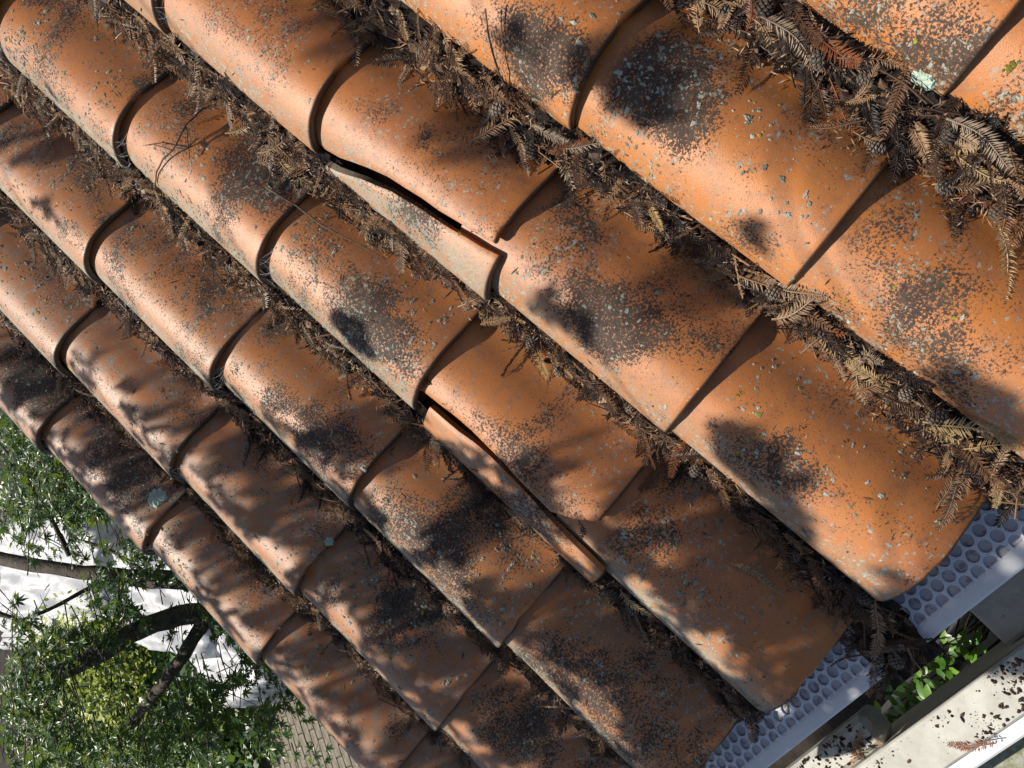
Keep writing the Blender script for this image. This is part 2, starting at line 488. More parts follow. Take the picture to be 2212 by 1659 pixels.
SOOT = {(1, 1): (1390, 190, 1.0), (2, 1): (1290, 690, 1.1), (2, 2): (990, 300, .45), (1, 2): (1180, 110, .8), (3, 2): (795, 690, .9), (3, 1): (1150, 1010, .9), (2, 0): (1690, 1000, .8), (3, 0): (1390, 1190, .5), (4, 1): (960, 1240, .6),
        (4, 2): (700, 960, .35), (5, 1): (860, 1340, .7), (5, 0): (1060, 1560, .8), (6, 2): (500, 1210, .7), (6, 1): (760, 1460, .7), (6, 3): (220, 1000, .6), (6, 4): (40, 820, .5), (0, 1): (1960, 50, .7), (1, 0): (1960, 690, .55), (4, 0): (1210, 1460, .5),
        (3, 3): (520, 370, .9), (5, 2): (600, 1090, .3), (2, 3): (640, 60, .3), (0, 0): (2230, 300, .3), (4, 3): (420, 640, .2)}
WEAR_SHADE = {-1: (0., .1, 0.), 0: (0.0, .1, 0.), 1: (.08, .2, 0.), 2: (.35, .5, 0.), 3: (.30, .9, .06), 4: (.30, 1., .18), 5: (.60, 1., .38), 6: (.70, 1., .50)}  # per column: clay dulled partly for shade, lichen film, dust with painted sheen
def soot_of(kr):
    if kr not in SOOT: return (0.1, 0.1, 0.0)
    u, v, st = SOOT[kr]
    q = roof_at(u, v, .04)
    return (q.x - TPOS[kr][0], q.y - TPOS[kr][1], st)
for (k, r), (x, y) in TPOS.items():
    if k == -1 and r > 3: continue
    if (k, r) in ((2, 2), (3, 1)): continue
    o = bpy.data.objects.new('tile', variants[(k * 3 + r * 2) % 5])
    o['soot'] = soot_of((k, r)); o['wear_shade'] = WEAR_SHADE[k]
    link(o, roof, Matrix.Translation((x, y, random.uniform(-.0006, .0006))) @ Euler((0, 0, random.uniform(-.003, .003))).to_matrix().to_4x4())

# the two cracked tiles: each lies in two pieces
def jag(pts, amp, seed):
    xs = [p[0] for p in pts]; us = [p[1] for p in pts]
    def f(y):
        return float(np.interp(y, xs, us)) + amp * mnoise.noise(Vector((y * 45, seed, 0))) + amp * .5 * mnoise.noise(Vector((y * 150, seed, 4)))
    return f
c1 = [(-.02, .088), (0.0, .085), (.09, .071), (.14, .067), (.195, .059), (.25, .043), (.295, .024), (.34, .012), (.45, .008)]
x1, y1 = -2 * W, 2 * L
o = bpy.data.objects.new('tile_fragment', tile_mesh('tile_fragment', 11, ulo=jag(c1, .0022, 1.0)))
link(o, roof, Matrix.Translation((x1 + .002, y1 - 0.002, 0.001)))
o['label'] = 'right half of the cracked tile in the second row from the top edge'; o['soot'] = soot_of((2, 2)); o['wear_shade'] = WEAR_SHADE[2]
o = bpy.data.objects.new('tile_fragment', tile_mesh('tile_fragment', 12, uhi=jag([(a, max(b - .001, .006)) for a, b in c1], .0022, 1.0), nu=16, y1=.335))
link(o, roof, Matrix.Translation((x1 - .014, y1 - 0.016, 0.002)) @ Euler((0, R(5), R(.6))).to_matrix().to_4x4())
o['label'] = 'narrow left half of the cracked tile, slipped down and dropped'; o['soot'] = (.05, .2, .35); o['wear_shade'] = (.35, .9, 0.)
c2 = [(-.02, .050), (0.0, .052), (.05, .055), (.11, .060), (.17, .069), (.25, .073), (.32, .065), (.45, .06)]
def c2_lo(y):
    return jag(c2, .0020, 2.0)(y) if y > 0.06 else jag(c2, .0020, 2.0)(y) + max(0, (0.055 - y)) * 0.95
o = bpy.data.objects.new('tile_fragment', tile_mesh('tile_fragment', 13, ulo=c2_lo))
link(o, roof, Matrix.Translation((-3 * W + .002, L + 0.001, 0.001)))
o['label'] = 'right half of the cracked tile with a chipped lower left corner'; o['soot'] = soot_of((3, 1)); o['wear_shade'] = WEAR_SHADE[3]
o = bpy.data.objects.new('tile_fragment', tile_mesh('tile_fragment', 14, uhi=jag([(a, b) for a, b in c2], .0020, 2.0), nu=16, y1=.36))
link(o, roof, Matrix.Translation((-3 * W - .026, L - 0.050, 0.000)) @ Euler((0, R(7), R(-.8))).to_matrix().to_4x4())
o['label'] = 'long narrow tile strip slid halfway down over the needle litter'; o['soot'] = (.03, .16, .9); o['wear_shade'] = (.1, .3, 0.)

# lichen crusts on the tiles: far too many to count, one relief mesh
def crust(b, x, y, rad, tint, n=13):
    z, nr = surf(x, y)
    t1 = Vector((0, 1, 0)); t2 = nr.cross(t1)
    ph = random.uniform(0, 9); h = min(.0007, .13 * rad)
    el = random.uniform(.65, 1.3)
    o = Vector((x, y, z)) + nr * 0.0002
    vs = [o + nr * h * .6]
    for i in range(n):
        a = 2 * math.pi * i / n
        rr = rad * (0.45 + 0.55 * random.random()) * (1 + 0.28 * math.sin(2 * a + ph))
        vs.append(o + t1 * (math.cos(a) * rr * el) + t2 * (math.sin(a) * rr / el) - nr * 0.0008)
    for i in range(n):
        a = 2 * math.pi * (i + .5) / n
        rr = rad * (0.28 + 0.25 * random.random())
        vs.append(o + t1 * (math.cos(a) * rr * el) + t2 * (math.sin(a) * rr / el) + nr * h * random.uniform(.3, 1.3))
    fs = []
    for i in range(n):
        j = (i + 1) % n
        fs.append((0, 1 + n + i, 1 + n + j)); fs.append((1 + n + i, 1 + j, 1 + n + j)); fs.append((1 + i, 1 + j, 1 + n + i))
    b.add(vs, fs, tint)
def on_fragment(x, y):
    k = math.ceil(-x / W); u = x + k * W; r = math.floor(y / L)
    return (k == 2 and r == 2 and u < .10) or (k == 3 and r == 1 and u < .09) or (k == 3 and r == 0 and u < .05 and y > .27) or (k == 4 and u > .21 and .27 < y < .7)
lb = MB()
nl = 0
while nl < 9000:
    x = random.uniform(-1.48, .12); y = random.uniform(0.01, 2.0)
    k = math.ceil(-x / W); u = x + k * W
    if not 0.006 < u < 0.19 or on_fragment(x, y): continue
    yr = (y - math.floor(y / L) * L)
    if yr > L - 0.018 or yr < .004: continue
    d = mnoise.noise(Vector((x * 5.5 + 3, y * 5.5, 1.7))) + 0.5 * mnoise.noise(Vector((x * 17, y * 17, 5.1)))
    dens = 0.22 + 0.9 * max(0, d)
    if u < .04: dens *= 1.5
    if x < -.55: dens *= 1.4
    if x < -.95: dens *= 1.5
    if yr > .70 * L: dens *= 1.9
    if random.random() > dens: continue
    rad = 0.0014 + 0.0044 * random.random() ** 2.4
    crust(lb, x, y, rad, random.random() ** 1.0)
    nl += 1
    if random.random() < .3:
        for q in range(random.randint(2, 5)):
            xx = x + random.gauss(0, .007); yy = y + random.gauss(0, .007)
            uu = xx + math.ceil(-xx / W) * W
            if .004 < uu < .19 and not on_fragment(xx, yy) and .004 < yy - math.floor(yy / L) * L < L - .016:
                crust(lb, xx, yy, 0.0014 + .0030 * random.random() ** 1.5, random.random()); nl += 1
o = lb.build('lichen_crust', M['lichen'], roof)
o['kind'] = 'stuff'
def S(u, v, h=0.003, z=0.03):
    """roof point seen at u, v, lifted h above the tile there"""
    q = roof_at(u, v, z)
    for _ in range(6):
        zz, _n = surf(q.x, q.y)
        q = roof_at(u, v, 0.5 * (zz + h) + 0.5 * q.z)
    return q
def rosette(x, y, rad, mat, name, label, h=0.0022):
    b = MB(); z, nr = surf(x, y)
    t1 = Vector((0, 1, 0)); t2 = nr.cross(t1); o0 = Vector((x, y, z)) + nr * .0012
    n = 26; vs = [o0 + nr * h * .5]; fs = []
    for ring, q in enumerate((.35, .7, .92, 1.0)):
        for i in range(n):
            a = 2 * math.pi * i / n
            rr = rad * q * (1 + (.16 * random.uniform(-1, 1) + .10 * math.sin(i * 2.1)) * q)
            hh = (h * random.uniform(.4, 1.2)) if ring < 3 else -.0008
            vs.append(o0 + t1 * math.cos(a) * rr + t2 * math.sin(a) * rr + nr * hh)
    for i in range(n):
        j = (i + 1) % n
        fs.append((0, 1 + i, 1 + j))
        for ring in range(3):
            a0 = 1 + ring * n; a1 = a0 + n
            fs.append((a0 + i, a1 + i, a1 + j, a0 + j))
    b.add(vs, fs)
    ob = b.build(name, mat, roof, False); ob['label'] = label
for (u, v, z, rad, mat, lab) in [(340, 1075, .03, .019, 'rosette', 'large round pale green lichen rosette'),
                                 (712, 1170, .0, .008, 'rosette', 'small pale lichen rosette near the lower edge'),
                                 (1994, 172, .02, .013, 'rosette', 'pale crusty lichen patch at the cone litter'),
                                 (1464, 817, .04, .0065, 'moss', 'round yellow green moss cushion'),
                                 (1598, 850, .045, .004, 'moss', 'small moss cushion below a tile joint'),
                                 (623, 128, .045, .006, 'moss', 'yellow moss spot on the upper tile'),
                                 (2182, 145, .035, .007, 'moss', 'yellow moss patch on the brightest tile'),
                                 (994, 503, .03, .003, 'moss', 'yellow moss dot on the cracked tile')]:
    q = S(u, v, 0)
    if mat == 'moss':
        mb = MB()
        for i in range(16):
            crust(mb, q.x + random.gauss(0, rad * .45), q.y + random.gauss(0, rad * .45), rad * random.uniform(.2, .5), 0.5)
        ob = mb.build('moss_cushion', M['moss'], roof); ob['label'] = lab
        continue
    rosette(q.x, q.y, rad, M[mat], 'lichen_rosette' if mat == 'rosette' else 'moss_cushion', lab)

# ------------------------------------------------------------------ needle litter in the channels
def sprig_geo(length, nn, wid, droop, curl, seed, scaly=False):
    """a redwood sprig along +y, needles in two ranks"""
    rg = random.Random(seed)
    b = MB()
    pts = []; n = 9
    for i in range(n):
        t = i / (n - 1)
        pts.append(Vector((curl * t * t * length + .002 * math.sin(6 * t + seed), t * length, .004 * math.sin(3 * t + seed) )))
    b.tube(pts, [max(.0004, .0012 * (1 - .6 * i / (n - 1))) for i in range(n)], 4)
    for i in range(nn):
        t = .06 + .94 * (i + .5) / nn
        f = t * (n - 1); a = min(int(f), n - 2); p = pts[a].lerp(pts[a+1], f - a)
        tan = (pts[a+1] - pts[a]).normalized()
        for s in (-1, 1):
            if rg.random() < .10: continue
            if scaly:
                ln = wid * rg.uniform(.7, 1.1); ang = R(rg.uniform(18, 40)); el = rg.uniform(-.8, .8)
            else:
                ln = wid * (math.sin(math.pi * (0.12 + .80 * t)) ** .6) * rg.uniform(.8, 1.08)
                ang = R(rg.uniform(44, 66)); el = droop * rg.uniform(.4, 1.3) + rg.uniform(-.15, .15)
            side = Vector((tan.y, -tan.x, 0)) * s
            dr = (tan * math.cos(ang) + side * math.sin(ang)).normalized()
            dr = (dr + Vector((0, 0, el))).normalized()
            ac = dr.cross(Vector((0, 0, 1))).normalized() * (.00105 if not scaly else .0010)
            upn = ac.cross(dr).normalized()
            q1 = p + dr * ln * .45 + Vector((0, 0, .0006))
            tip = p + dr * ln + Vector((0, 0, -droop * ln * .25))
            b.add([p, q1 - ac + upn * .0003, tip, q1 + ac + upn * .0003, q1 - upn * .0005], [(0, 1, 4), (1, 2, 4), (2, 3, 4), (3, 0, 4)])
    return b
SPR = []
for i in range(12):
    SPR.append(sprig_geo(random.uniform(.050, .095), random.randint(22, 34), random.uniform(.011, .0155), random.uniform(-.25, .35), random.uniform(-.35, .35), i))
for i in range(4):
    SPR.append(sprig_geo(random.uniform(.06, .10), random.randint(34, 44), random.uniform(.0045, .006), 0, random.uniform(-.4, .4), 50 + i, True))
SPR_ME = [s.mesh('redwood_sprig', M['needle']) for s in SPR]
SPR_RUST = [s.mesh('redwood_sprig', M['rust']) for s in SPR[:6]]
SPR_STRAW = [s.mesh('redwood_sprig', M['straw']) for s in SPR[:6]]

def cone_mesh(seed):
    rg = random.Random(seed); b = MB()
    ln, rd = .0105, .0078
    nsc = 46
    for i in range(nsc):
        t = (i + .5) / nsc; a = i * 2.39996
        z = -1 + 2 * t; rr = math.sqrt(max(0.02, 1 - z * z))
        n = Vector((rr * math.cos(a) / rd * ln, rr * math.sin(a) / rd * ln, z)).normalized()
        c = Vector((rr * math.cos(a) * rd, rr * math.sin(a) * rd, z * ln))
        t1 = n.cross(Vector((0, 0, 1)))
        if t1.length < .05: t1 = Vector((1, 0, 0))
        t1.normalize(); t2 = n.cross(t1)
        wd, ht = .0030 * rg.uniform(.85, 1.15), .0017 * rg.uniform(.8, 1.2)
        o = c + n * .0008
        vs = [o + t1 * wd, o + t2 * ht + n * .0004, o - t1 * wd, o - t2 * ht + n * .0004, c + n * .0018 - t2 * .0003]
        base = [v - n * .0040 for v in vs[:4]]
        b.add(vs + base, [(0, 1, 4), (1, 2, 4), (2, 3, 4), (3, 0, 4), (0, 5, 6, 1), (1, 6, 7, 2), (2, 7, 8, 3), (3, 8, 5, 0)])
    core = []
    for i in range(5):
        for j in range(8):
            ph = math.pi * (i + .5) / 5; a = 2 * math.pi * j / 8
            core.append((math.sin(ph) * math.cos(a) * rd * .8, math.sin(ph) * math.sin(a) * rd * .8, math.cos(ph) * ln * .85))
    b.add(core, [(i*8+j, i*8+(j+1) % 8, (i+1)*8+(j+1) % 8, (i+1)*8+j) for i in range(4) for j in range(8)])
    return b.mesh('redwood_cone', M['cone'])
CONES = [cone_mesh(s) for s in range(3)]

# channel i lies left of column i (x = -i*W); its litter is about this wide along its length (y, width, height at the lip)
CH = {0: [(-.02, .09, .006), (.15, .10, .012), (.3, .105, .016), (.45, .10, .016), (.6, .085, .010), (.9, .08, .008)],
      1: [(-.03, .08, .006), (.1, .085, .008), (.25, .07, .002), (.45, .06, -.004), (.55, .06, .000), (.66, .085, .010), (.8, .095, .012), (.95, .09, .010), (1.2, .085, .008)],
      2: [(-.05, .07, .004), (.08, .075, .008), (.2, .06, .0), (.35, .05, -.002), (.5, .06, -.002), (.7, .065, .0), (.9, .085, .006), (1.05, .08, .008), (1.3, .075, .006), (1.6, .08, .006)],
      3: [(-.03, .05, -.008), (.1, .055, -.006), (.25, .06, -.004), (.5, .06, -.002), (.7, .065, .0), (.9, .06, .0), (1.2, .07, .002), (1.6, .075, .004), (1.9, .08, .004)],
      4: [(-.03, .04, -.012), (.1, .05, -.01), (.3, .05, -.008), (.5, .065, .0), (.8, .06, -.002), (1.2, .07, .0), (1.7, .085, .004), (1.9, .085, .004)],
      5: [(-.03, .04, -.012), (.2, .045, -.01), (.5, .06, -.002), (.7, .06, -.002), (1.0, .05, -.006), (1.3, .065, -.002), (1.7, .07, .0), (1.9, .07, .0)]}
YMAX = {0: .95, 1: 1.25, 2: 1.6, 3: 1.9, 4: 1.95, 5: 1.95}
YMIN = {0: .20, 1: -.02, 2: -.02, 3: -.01, 4: .02, 5: .25}
def chw(c, y):
    t = CH[c]; ys = [a[0] for a in t]
    nz = 1 + .35 * mnoise.noise(Vector((y * 14, c * 9.1, 0)))
    return float(np.interp(y, ys, [a[1] for a in t])) * nz * .68, float(np.interp(y, ys, [a[2] for a in t])) - .007 + .006 * mnoise.noise(Vector((y * 20, c * 5.1, 3)))
def litter_z(c, x, y):
    """top of the litter in channel c at roof position x, y"""
    wd, h = chw(c, y)
    s = min(max((-c * W - x) / wd, 0), 1.05)
    return h - (h + .030 if False else .004) * s + .004 * mnoise.noise(Vector((x * 60, y * 60, c)))
NAMES = {0: 'the widest debris filled channel, beside the bright tiles at upper right', 1: 'the debris channel between the bright column and the first cracked tile',
         2: 'the debris channel between the two cracked tile columns', 3: 'the debris channel left of the slipped tile strip',
         4: 'the debris channel second from the garden side', 5: 'the debris channel nearest the garden edge'}
SHORT = {0: 'the widest upper right channel', 1: 'the channel above the cracked tile', 2: 'the channel between both cracked tiles',
         3: 'the channel below the slipped strip', 4: 'the channel second from the garden', 5: 'the channel nearest the garden'}
ROWN = ['the lowest tile', 'the second tile up', 'the third tile up', 'the fourth tile up', 'the fifth tile up', 'the topmost tile']
NSP = {0: 50, 1: 62, 2: 60, 3: 46, 4: 40, 5: 26}       # sprigs lying on top, one object each
for c in range(6):
    y0, y1 = YMIN[c], YMAX[c]
    # humus bed
    b = MB(); ny = int((y1 - y0) / .006); nx = 13
    for j in range(ny + 1):
        y = y0 + (y1 - y0) * j / ny
        wd, h = chw(c, y)
        for i in range(nx):
            s = i / (nx - 1)
            x = -c * W + .012 - (wd * .95 + .012) * s
            zs, _ = surf(min(x, -c * W - .001), y)
            top = h - .010 + .007 * mnoise.noise(Vector((x * 90, y * 90, c))) + .004 * mnoise.noise(Vector((x * 260, y * 260, c)))
            z = max(zs - .004, top * (1 - s ** 3) + (zs - .006) * s ** 3) if s > .15 else min(top, -.006)
            b.v.append((x, y, z))
    for j in range(ny):
        for i in range(nx - 1):
            a = j * nx + i
            b.f.append((a, a + nx, a + nx + 1, a + 1))
    ob = b.build('humus_bed', M['humus'], None, True, M=RM.copy())
    tag(ob, 'dark rotted needle humus lying at the bottom of ' + SHORT[c], 'humus', 'humus beds in the roof channels', 'stuff')
    # loose litter: uncountable broken needles and sprigs
    b = MB()
    n = int((y1 - y0) * 190)
    def place(y=None, spread=1.0, up=0.0):
        y = random.uniform(y0, y1) if y is None else y
        wd, h = chw(c, y)
        s = min(random.random() ** 1.15 * spread, 1.25)
        x = -c * W - .004 - wd * s
        zs, nr = surf(x, y)
        z = max(zs + .0035, litter_z(c, x, y) * (1 - min(s, 1) ** 2.5) + (zs + .003) * min(s, 1) ** 2.5) + up
        return x, y, z, s, nr
    def frame(x, y, z, s, nr, tilt=.30):
        a = random.gauss(math.pi, .65) if random.random() < .75 else random.uniform(0, 6.28)
        ax = math.atan2(nr.x, nr.z) * min(1, s) * .8
        return Matrix.Translation((x, y, z)) @ Euler((random.gauss(0, tilt), ax + random.gauss(0, tilt), 0)).to_matrix().to_4x4() @ Matrix.Rotation(a, 4, 'Z') @ Matrix.Scale(random.uniform(.5, 1.12), 4)
    for i in range(n):
        x, y, z, s, nr = place(up=random.uniform(-.006, .001))
        g = SPR[random.randrange(16)]
        Mx = frame(x, y, z, s, nr, .35)
        tint = min(1, max(0, random.gauss(.38 + (.18 if c in (1, 2, 3) and y > .62 else 0), .28)))  # upper channels tinted paler: their sunlit tan is put into the colour
        Mx = Mx @ Matrix.Translation((0, -.035, 0))
        b.add(g.v, g.f, tint, Mx)
    for i in range(int((y1 - y0) * 1300)):
        x, y, z, s, nr = place(spread=1.1, up=random.uniform(-.004, .003))
        a = random.uniform(0, 6.28); ln = random.uniform(.005, .014)
        d = Vector((math.cos(a), math.sin(a), random.uniform(-.3, .4))).normalized() * ln
        sd = Vector((-math.sin(a), math.cos(a), random.uniform(-.5, .5))).normalized() * .0008
        p = Vector((x, y, z))
        b.add([p, p + d * .5 + sd, p + d, p + d * .5 - sd], [(0, 1, 2, 3)], random.random())
    for i in range(int((y1 - y0) * 60)):       # bare broken twigs
        x, y, z, s, nr = place(up=random.uniform(-.003, .004))
        a = random.gauss(math.pi / 2, .6); ln = random.uniform(.015, .04)
        d = Vector((math.cos(a), math.sin(a), random.uniform(-.15, .15))) * ln
        p = Vector((x, y, z)); bend = Vector((random.gauss(0, .004), random.gauss(0, .004), random.gauss(0, .002)))
        b.tube([p - d, p + bend, p + d], [.0012, .0010, .0006], 4, random.uniform(.1, .75))
    for i in range(int((y1 - y0) * 110)):      # bark and leaf flakes
        x, y, z, s, nr = place(up=random.uniform(-.003, .003))
        Mx = frame(x, y, z, s, nr, .6); rd = random.uniform(.004, .009)
        rim = [Vector((math.cos(q * 1.047) * rd * random.uniform(.5, 1.1), math.sin(q * 1.047) * rd * random.uniform(.7, 1.6), random.uniform(-.002, .002))) for q in range(6)]
        b.add([Vector((0, 0, .0015))] + rim, [(0, 1 + q, 1 + (q + 1) % 6) for q in range(6)], random.random() ** 1.5 * .8, Mx)
    ob = b.build('needle_litter', M['litter'], None, M=RM.copy())
    tag(ob, 'matted brown needles and broken sprigs filling ' + SHORT[c], 'needle litter', 'needle litter in the roof channels', 'stuff')
    # whole sprigs on top
    for i in range(NSP[c]):
        y = y0 + (y1 - y0) * ((i + random.random()) / NSP[c]) ** 1.15
        x, y, z, s, nr = place(y, 1.0, .0055)
        q = random.random()
        me = SPR_RUST[random.randrange(6)] if q < .07 else SPR_STRAW[random.randrange(6)] if q < .16 else SPR_ME[random.randrange(16)]
        ob = bpy.data.objects.new('redwood_sprig', me)
        link(ob, None, RM @ frame(x, y, z + .001, s, nr, .20) @ Matrix.Scale(random.uniform(.8, 1.12), 4) @ Matrix.Translation((0, -.035, 0)))
        nm = 'rust red' if q < .07 else 'straw coloured' if q < .16 else 'dry brown'
        tag(ob, nm + ' sprig beside ' + ROWN[min(5, max(0, int(y / L)))] + ' in ' + SHORT[c], 'sprig', nm + ' redwood sprigs in ' + SHORT[c])
    for i in range({0: 10, 1: 9, 2: 9, 3: 7, 4: 4, 5: 3}[c]):
        y = y0 + (y1 - y0) * ((i + random.random()) / 13) ** 1.1
        if y > y1: y = random.uniform(y0, y1)
        x, y, z, s, nr = place(y, .95, .003)
        ob = bpy.data.objects.new('redwood_cone', CONES[random.randrange(3)])
        link(ob, None, RM @ Matrix.Translation((x, y, z)) @ Euler((random.uniform(0, 6), random.uniform(0, 6), random.uniform(0, 6))).to_matrix().to_4x4() @ Matrix.Scale(random.uniform(.8, 1.15), 4))
        tag(ob, 'grey cone beside ' + ROWN[min(5, max(0, int(y / L)))] + ' in ' + SHORT[c], 'cone', 'redwood cones in ' + SHORT[c])

# ------------------------------------------------------------------ single twigs
def twig(name, label, chains, cat='twig', mat='twig'):
    b = MB()
    for pts, r0, r1 in chains:
        pts = [Vector(p) for p in pts]
        pp = []
        for i in range(len(pts) - 1):
            for s in range(4):
                t = s / 4
                q = pts[i].lerp(pts[i+1], t)
                pp.append(q + Vector((random.uniform(-1, 1), random.uniform(-1, 1), random.uniform(-.5, .5))) * .0007)
        pp.append(pts[-1])
        b.tube(pp, [r0 + (r1 - r0) * i / (len(pp) - 1) for i in range(len(pp))], 5)
    return tag(b.build(name, M[mat], None, True, M=RM.copy()), label, cat)
twig('forked_twig', 'dark forked twig lying on the shaded upper left tile', [
    ([S(465, 225, .012), S(437, 236, .020), S(402, 268, .022), S(378, 318, .016), S(352, 345, .010), S(338, 372, .006), S(335, 405, .004)], .0019, .0012),
    ([S(378, 318, .016), S(400, 322, .012), S(432, 296, .010), S(440, 305, .008)], .0014, .0009),
    ([S(402, 268, .022), S(405, 300, .014), S(410, 340, .008)], .0012, .0008),
    ([S(372, 325, .014), S(330, 312, .010), S(308, 315, .006)], .0011, .0006)])
twig('upright_twig', 'thin bare twig sticking up from the litter onto the orange tile', [
    ([S(1150, 265, .004), S(1110, 215, .012), S(1078, 160, .018), S(1056, 80, .022), S(1049, 18, .022)], .0016, .0008),
    ([S(1078, 160, .018), S(1062, 110, .020), S(1048, 25, .018)], .0010, .0007),
    ([S(1215, 300, .004), S(1180, 255, .006), S(1195, 195, .012)], .0010, .0006)])
twig('long_twig', 'long tan twig trailing from the litter across the tile joint', [
    ([S(575, 405, .006), S(640, 445, .010), S(700, 490, .010), S(760, 520, .008), S(835, 560, .006)], .0017, .0009),
    ([S(600, 330, .008), S(585, 370, .010), S(578, 404, .006)], .0012, .0009)])
twig('drooping_twig', 'grey twig hanging over the gutter guard below the debris pile', [
    ([S(1862, 1300, .006), S(1866, 1340, .0), S(1868, 1400, -.03, -.05)], .0016, .0012)])
twig('curved_twig', 'long bare brown stem on the debris beside the brightest tile', [
    ([S(1600, 0, .012), S(1660, 60, .014), S(1720, 130, .014), S(1790, 215, .014), S(1860, 270, .010)], .0019, .0011)])
def big_sprig(u0, v0, u1, v1, mat, label, sc_=1.0, h=.008, idx=0):
    a, b_ = S(u0, v0, h), S(u1, v1, h)
    ln = (b_ - a).length
    g = sprig_geo(ln, int(ln / .0026), .0125 * sc_, .25, .12, 200 + idx)
    d = (b_ - a).normalized(); zz, nr = surf(a.x, a.y)
    nr = (nr + Vector((0, 0, .6))).normalized()
    xx = d.cross(nr).normalized(); n2 = xx.cross(d)
    Mx = Matrix(((xx.x, d.x, n2.x, a.x), (xx.y, d.y, n2.y, a.y), (xx.z, d.z, n2.z, a.z), (0, 0, 0, 1)))
    return tag(g.build('redwood_sprig', M[mat], None, M=RM @ Mx), label, 'sprig', 'single sprigs with a look of their own')
big_sprig(2008, 318, 2100, 430, 'rust', 'long rust red sprig curling along the upper right channel', .8, .012, 1)
big_sprig(2095, 420, 2225, 505, 'rust', 'rust red sprig tip running off the right picture edge', .8, .008, 2)
big_sprig(2160, 490, 2200, 640, 'straw', 'pale straw sprig lying alone on the orange tile at far right', .9, .006, 3)
big_sprig(1890, 305, 1965, 365, 'needle', 'grey brown sprig hanging over the right tile of the second column', 1.0, .008, 4)
big_sprig(85, 270, 125, 330, 'straw', 'pale bent sprig on the tile at the left picture edge', .8, .006, 5)
big_sprig(2030, 1100, 2060, 1000, 'needle', 'brown sprig lying across the lowest tile near the gutter', 1.0, .006, 6)
big_sprig(2085, 1010, 2040, 1150, 'needle', 'grey sprig over the lowest tile beside the gutter corner', 1.0, .006, 7)
big_sprig(1440, 980, 1395, 1065, 'needle', 'dark sprig below the tail of the second cracked tile', 1.0, .006, 8)
big_sprig(1255, 1120, 1262, 1165, 'needle', 'tiny dark sprig alone on bare tile beside the slipped strip', .6, .003, 9)
big_sprig(1580, 1215, 1700, 1270, 'straw', 'tan sprig pointing left from the lowest channel between cracked columns', .6, .008, 10)
big_sprig(940, 800, 925, 835, 'needle', 'small sprig caught under the tile tail above the slipped strip', .8, .004, 11)

# ------------------------------------------------------------------ gutter with its perforated guard
gp0, gp1 = roof_at(1597, 1659, -.06), roof_at(2212, 1165, -.06)
gd = (gp1 - gp0); gang = math.atan2(gd.y, gd.x)
g0 = RM @ gp0
gx = (RM.to_3x3() @ gd).normalized()
gy = Vector((-gx.y, gx.x, 0)).normalized()          # towards the house
gz = gx.cross(gy)
GM = Matrix(((gx.x, gy.x, gz.x, g0.x), (gx.y, gy.y, gz.y, g0.y), (gx.z, gy.z, gz.z, g0.z), (0, 0, 0, 1)))
gut = empty('rain_gutter', GM)
tag(gut, 'white metal rain gutter with a perforated leaf guard along the lower tile edge', 'gutter')
X0, X1 = -.35, 1.45
b = MB()
def sweep(prof2, x0, x1, nseg=1):
    n = len(prof2)
    vs = [(x0 + (x1 - x0) * j / nseg, p[0], p[1]) for j in range(nseg + 1) for p in prof2]
    fs = [(j*n+i, j*n+(i+1) % n, (j+1)*n+(i+1) % n, (j+1)*n+i) for j in range(nseg) for i in range(n)]
    fs += [tuple(range(n - 1, -1, -1)), tuple(nseg * n + i for i in range(n))]
    return vs, fs
v_, f_2 = sweep([(0.0, .0035), (-.003, .0045), (-.021, .0034), (-.0235, .001), (-.0235, -.012), (-.022, -.012), (-.022, -.001), (-.002, .001), (0.0, .001)], X0, X1)
b.add(v_, f_2); b.build('rolled_lip', M['white'], gut, True, 40)
b = MB(); v_, f_2 = sweep([(-.019, -.003), (-.019, -.05), (-.006, -.11), (.11, -.11), (.11, .0), (.108, .0), (.108, -.108), (-.005, -.108), (-.0175, -.05), (-.0175, -.003)], X0, X1)
b.add(v_, f_2); b.build('trough', M['white'], gut)
# perforated sheet: hexagon cells with round holes
b = MB()
pitch = .0202; rh = .0083; cy = pitch * math.sqrt(3) / 2
HX0, HX1 = -.05, .72
nrow = 7
for rr in range(nrow):
    yc = .004 + cy * rr
    nx_ = int((HX1 - HX0) / pitch)
    for i in range(nx_):
        xc = HX0 + pitch * (i + (.5 if rr % 2 else 0))
        hexv = []; n6 = 24
        for q in range(n6):
            a = 2 * math.pi * q / n6
            m6 = (a + math.pi / 6) % (math.pi / 3) - math.pi / 6
            hr = (pitch / 2) / math.cos(m6)
            hexv.append((xc + hr * math.cos(a), yc + hr * math.sin(a), .0042))
        hin = [(xc + rh * 1.10 * math.cos(2 * math.pi * q / n6), yc + rh * 1.10 * math.sin(2 * math.pi * q / n6), .0047) for q in range(n6)]
        hol = [(xc + rh * math.cos(2 * math.pi * q / n6), yc + rh * math.sin(2 * math.pi * q / n6), .0040) for q in range(n6)]
        low = [(p[0], p[1], .0012) for p in hol]
        fs = []
        for q in range(n6):
            q2 = (q + 1) % n6
            fs += [(q, q2, n6 + q2, n6 + q), (n6 + q, n6 + q2, 2*n6 + q2, 2*n6 + q), (2*n6 + q, 2*n6 + q2, 3*n6 + q2, 3*n6 + q)]
        b.add(hexv + hin + hol + low, fs)
gg = b.build('leaf_guard', M['vinyl'], gut, True, 60)
gg['label'] = 'white plastic guard sheet pierced by rows of round holes'
b = MB(); b.add([(HX0 - .01, -.0065, .0012), (HX1 + .01, -.0065, .0012), (HX1 + .01, .11, .0012), (HX0 - .01, .11, .0012)], [(0, 1, 2, 3)])
b.build('mesh_screen', M['screen'], gg)

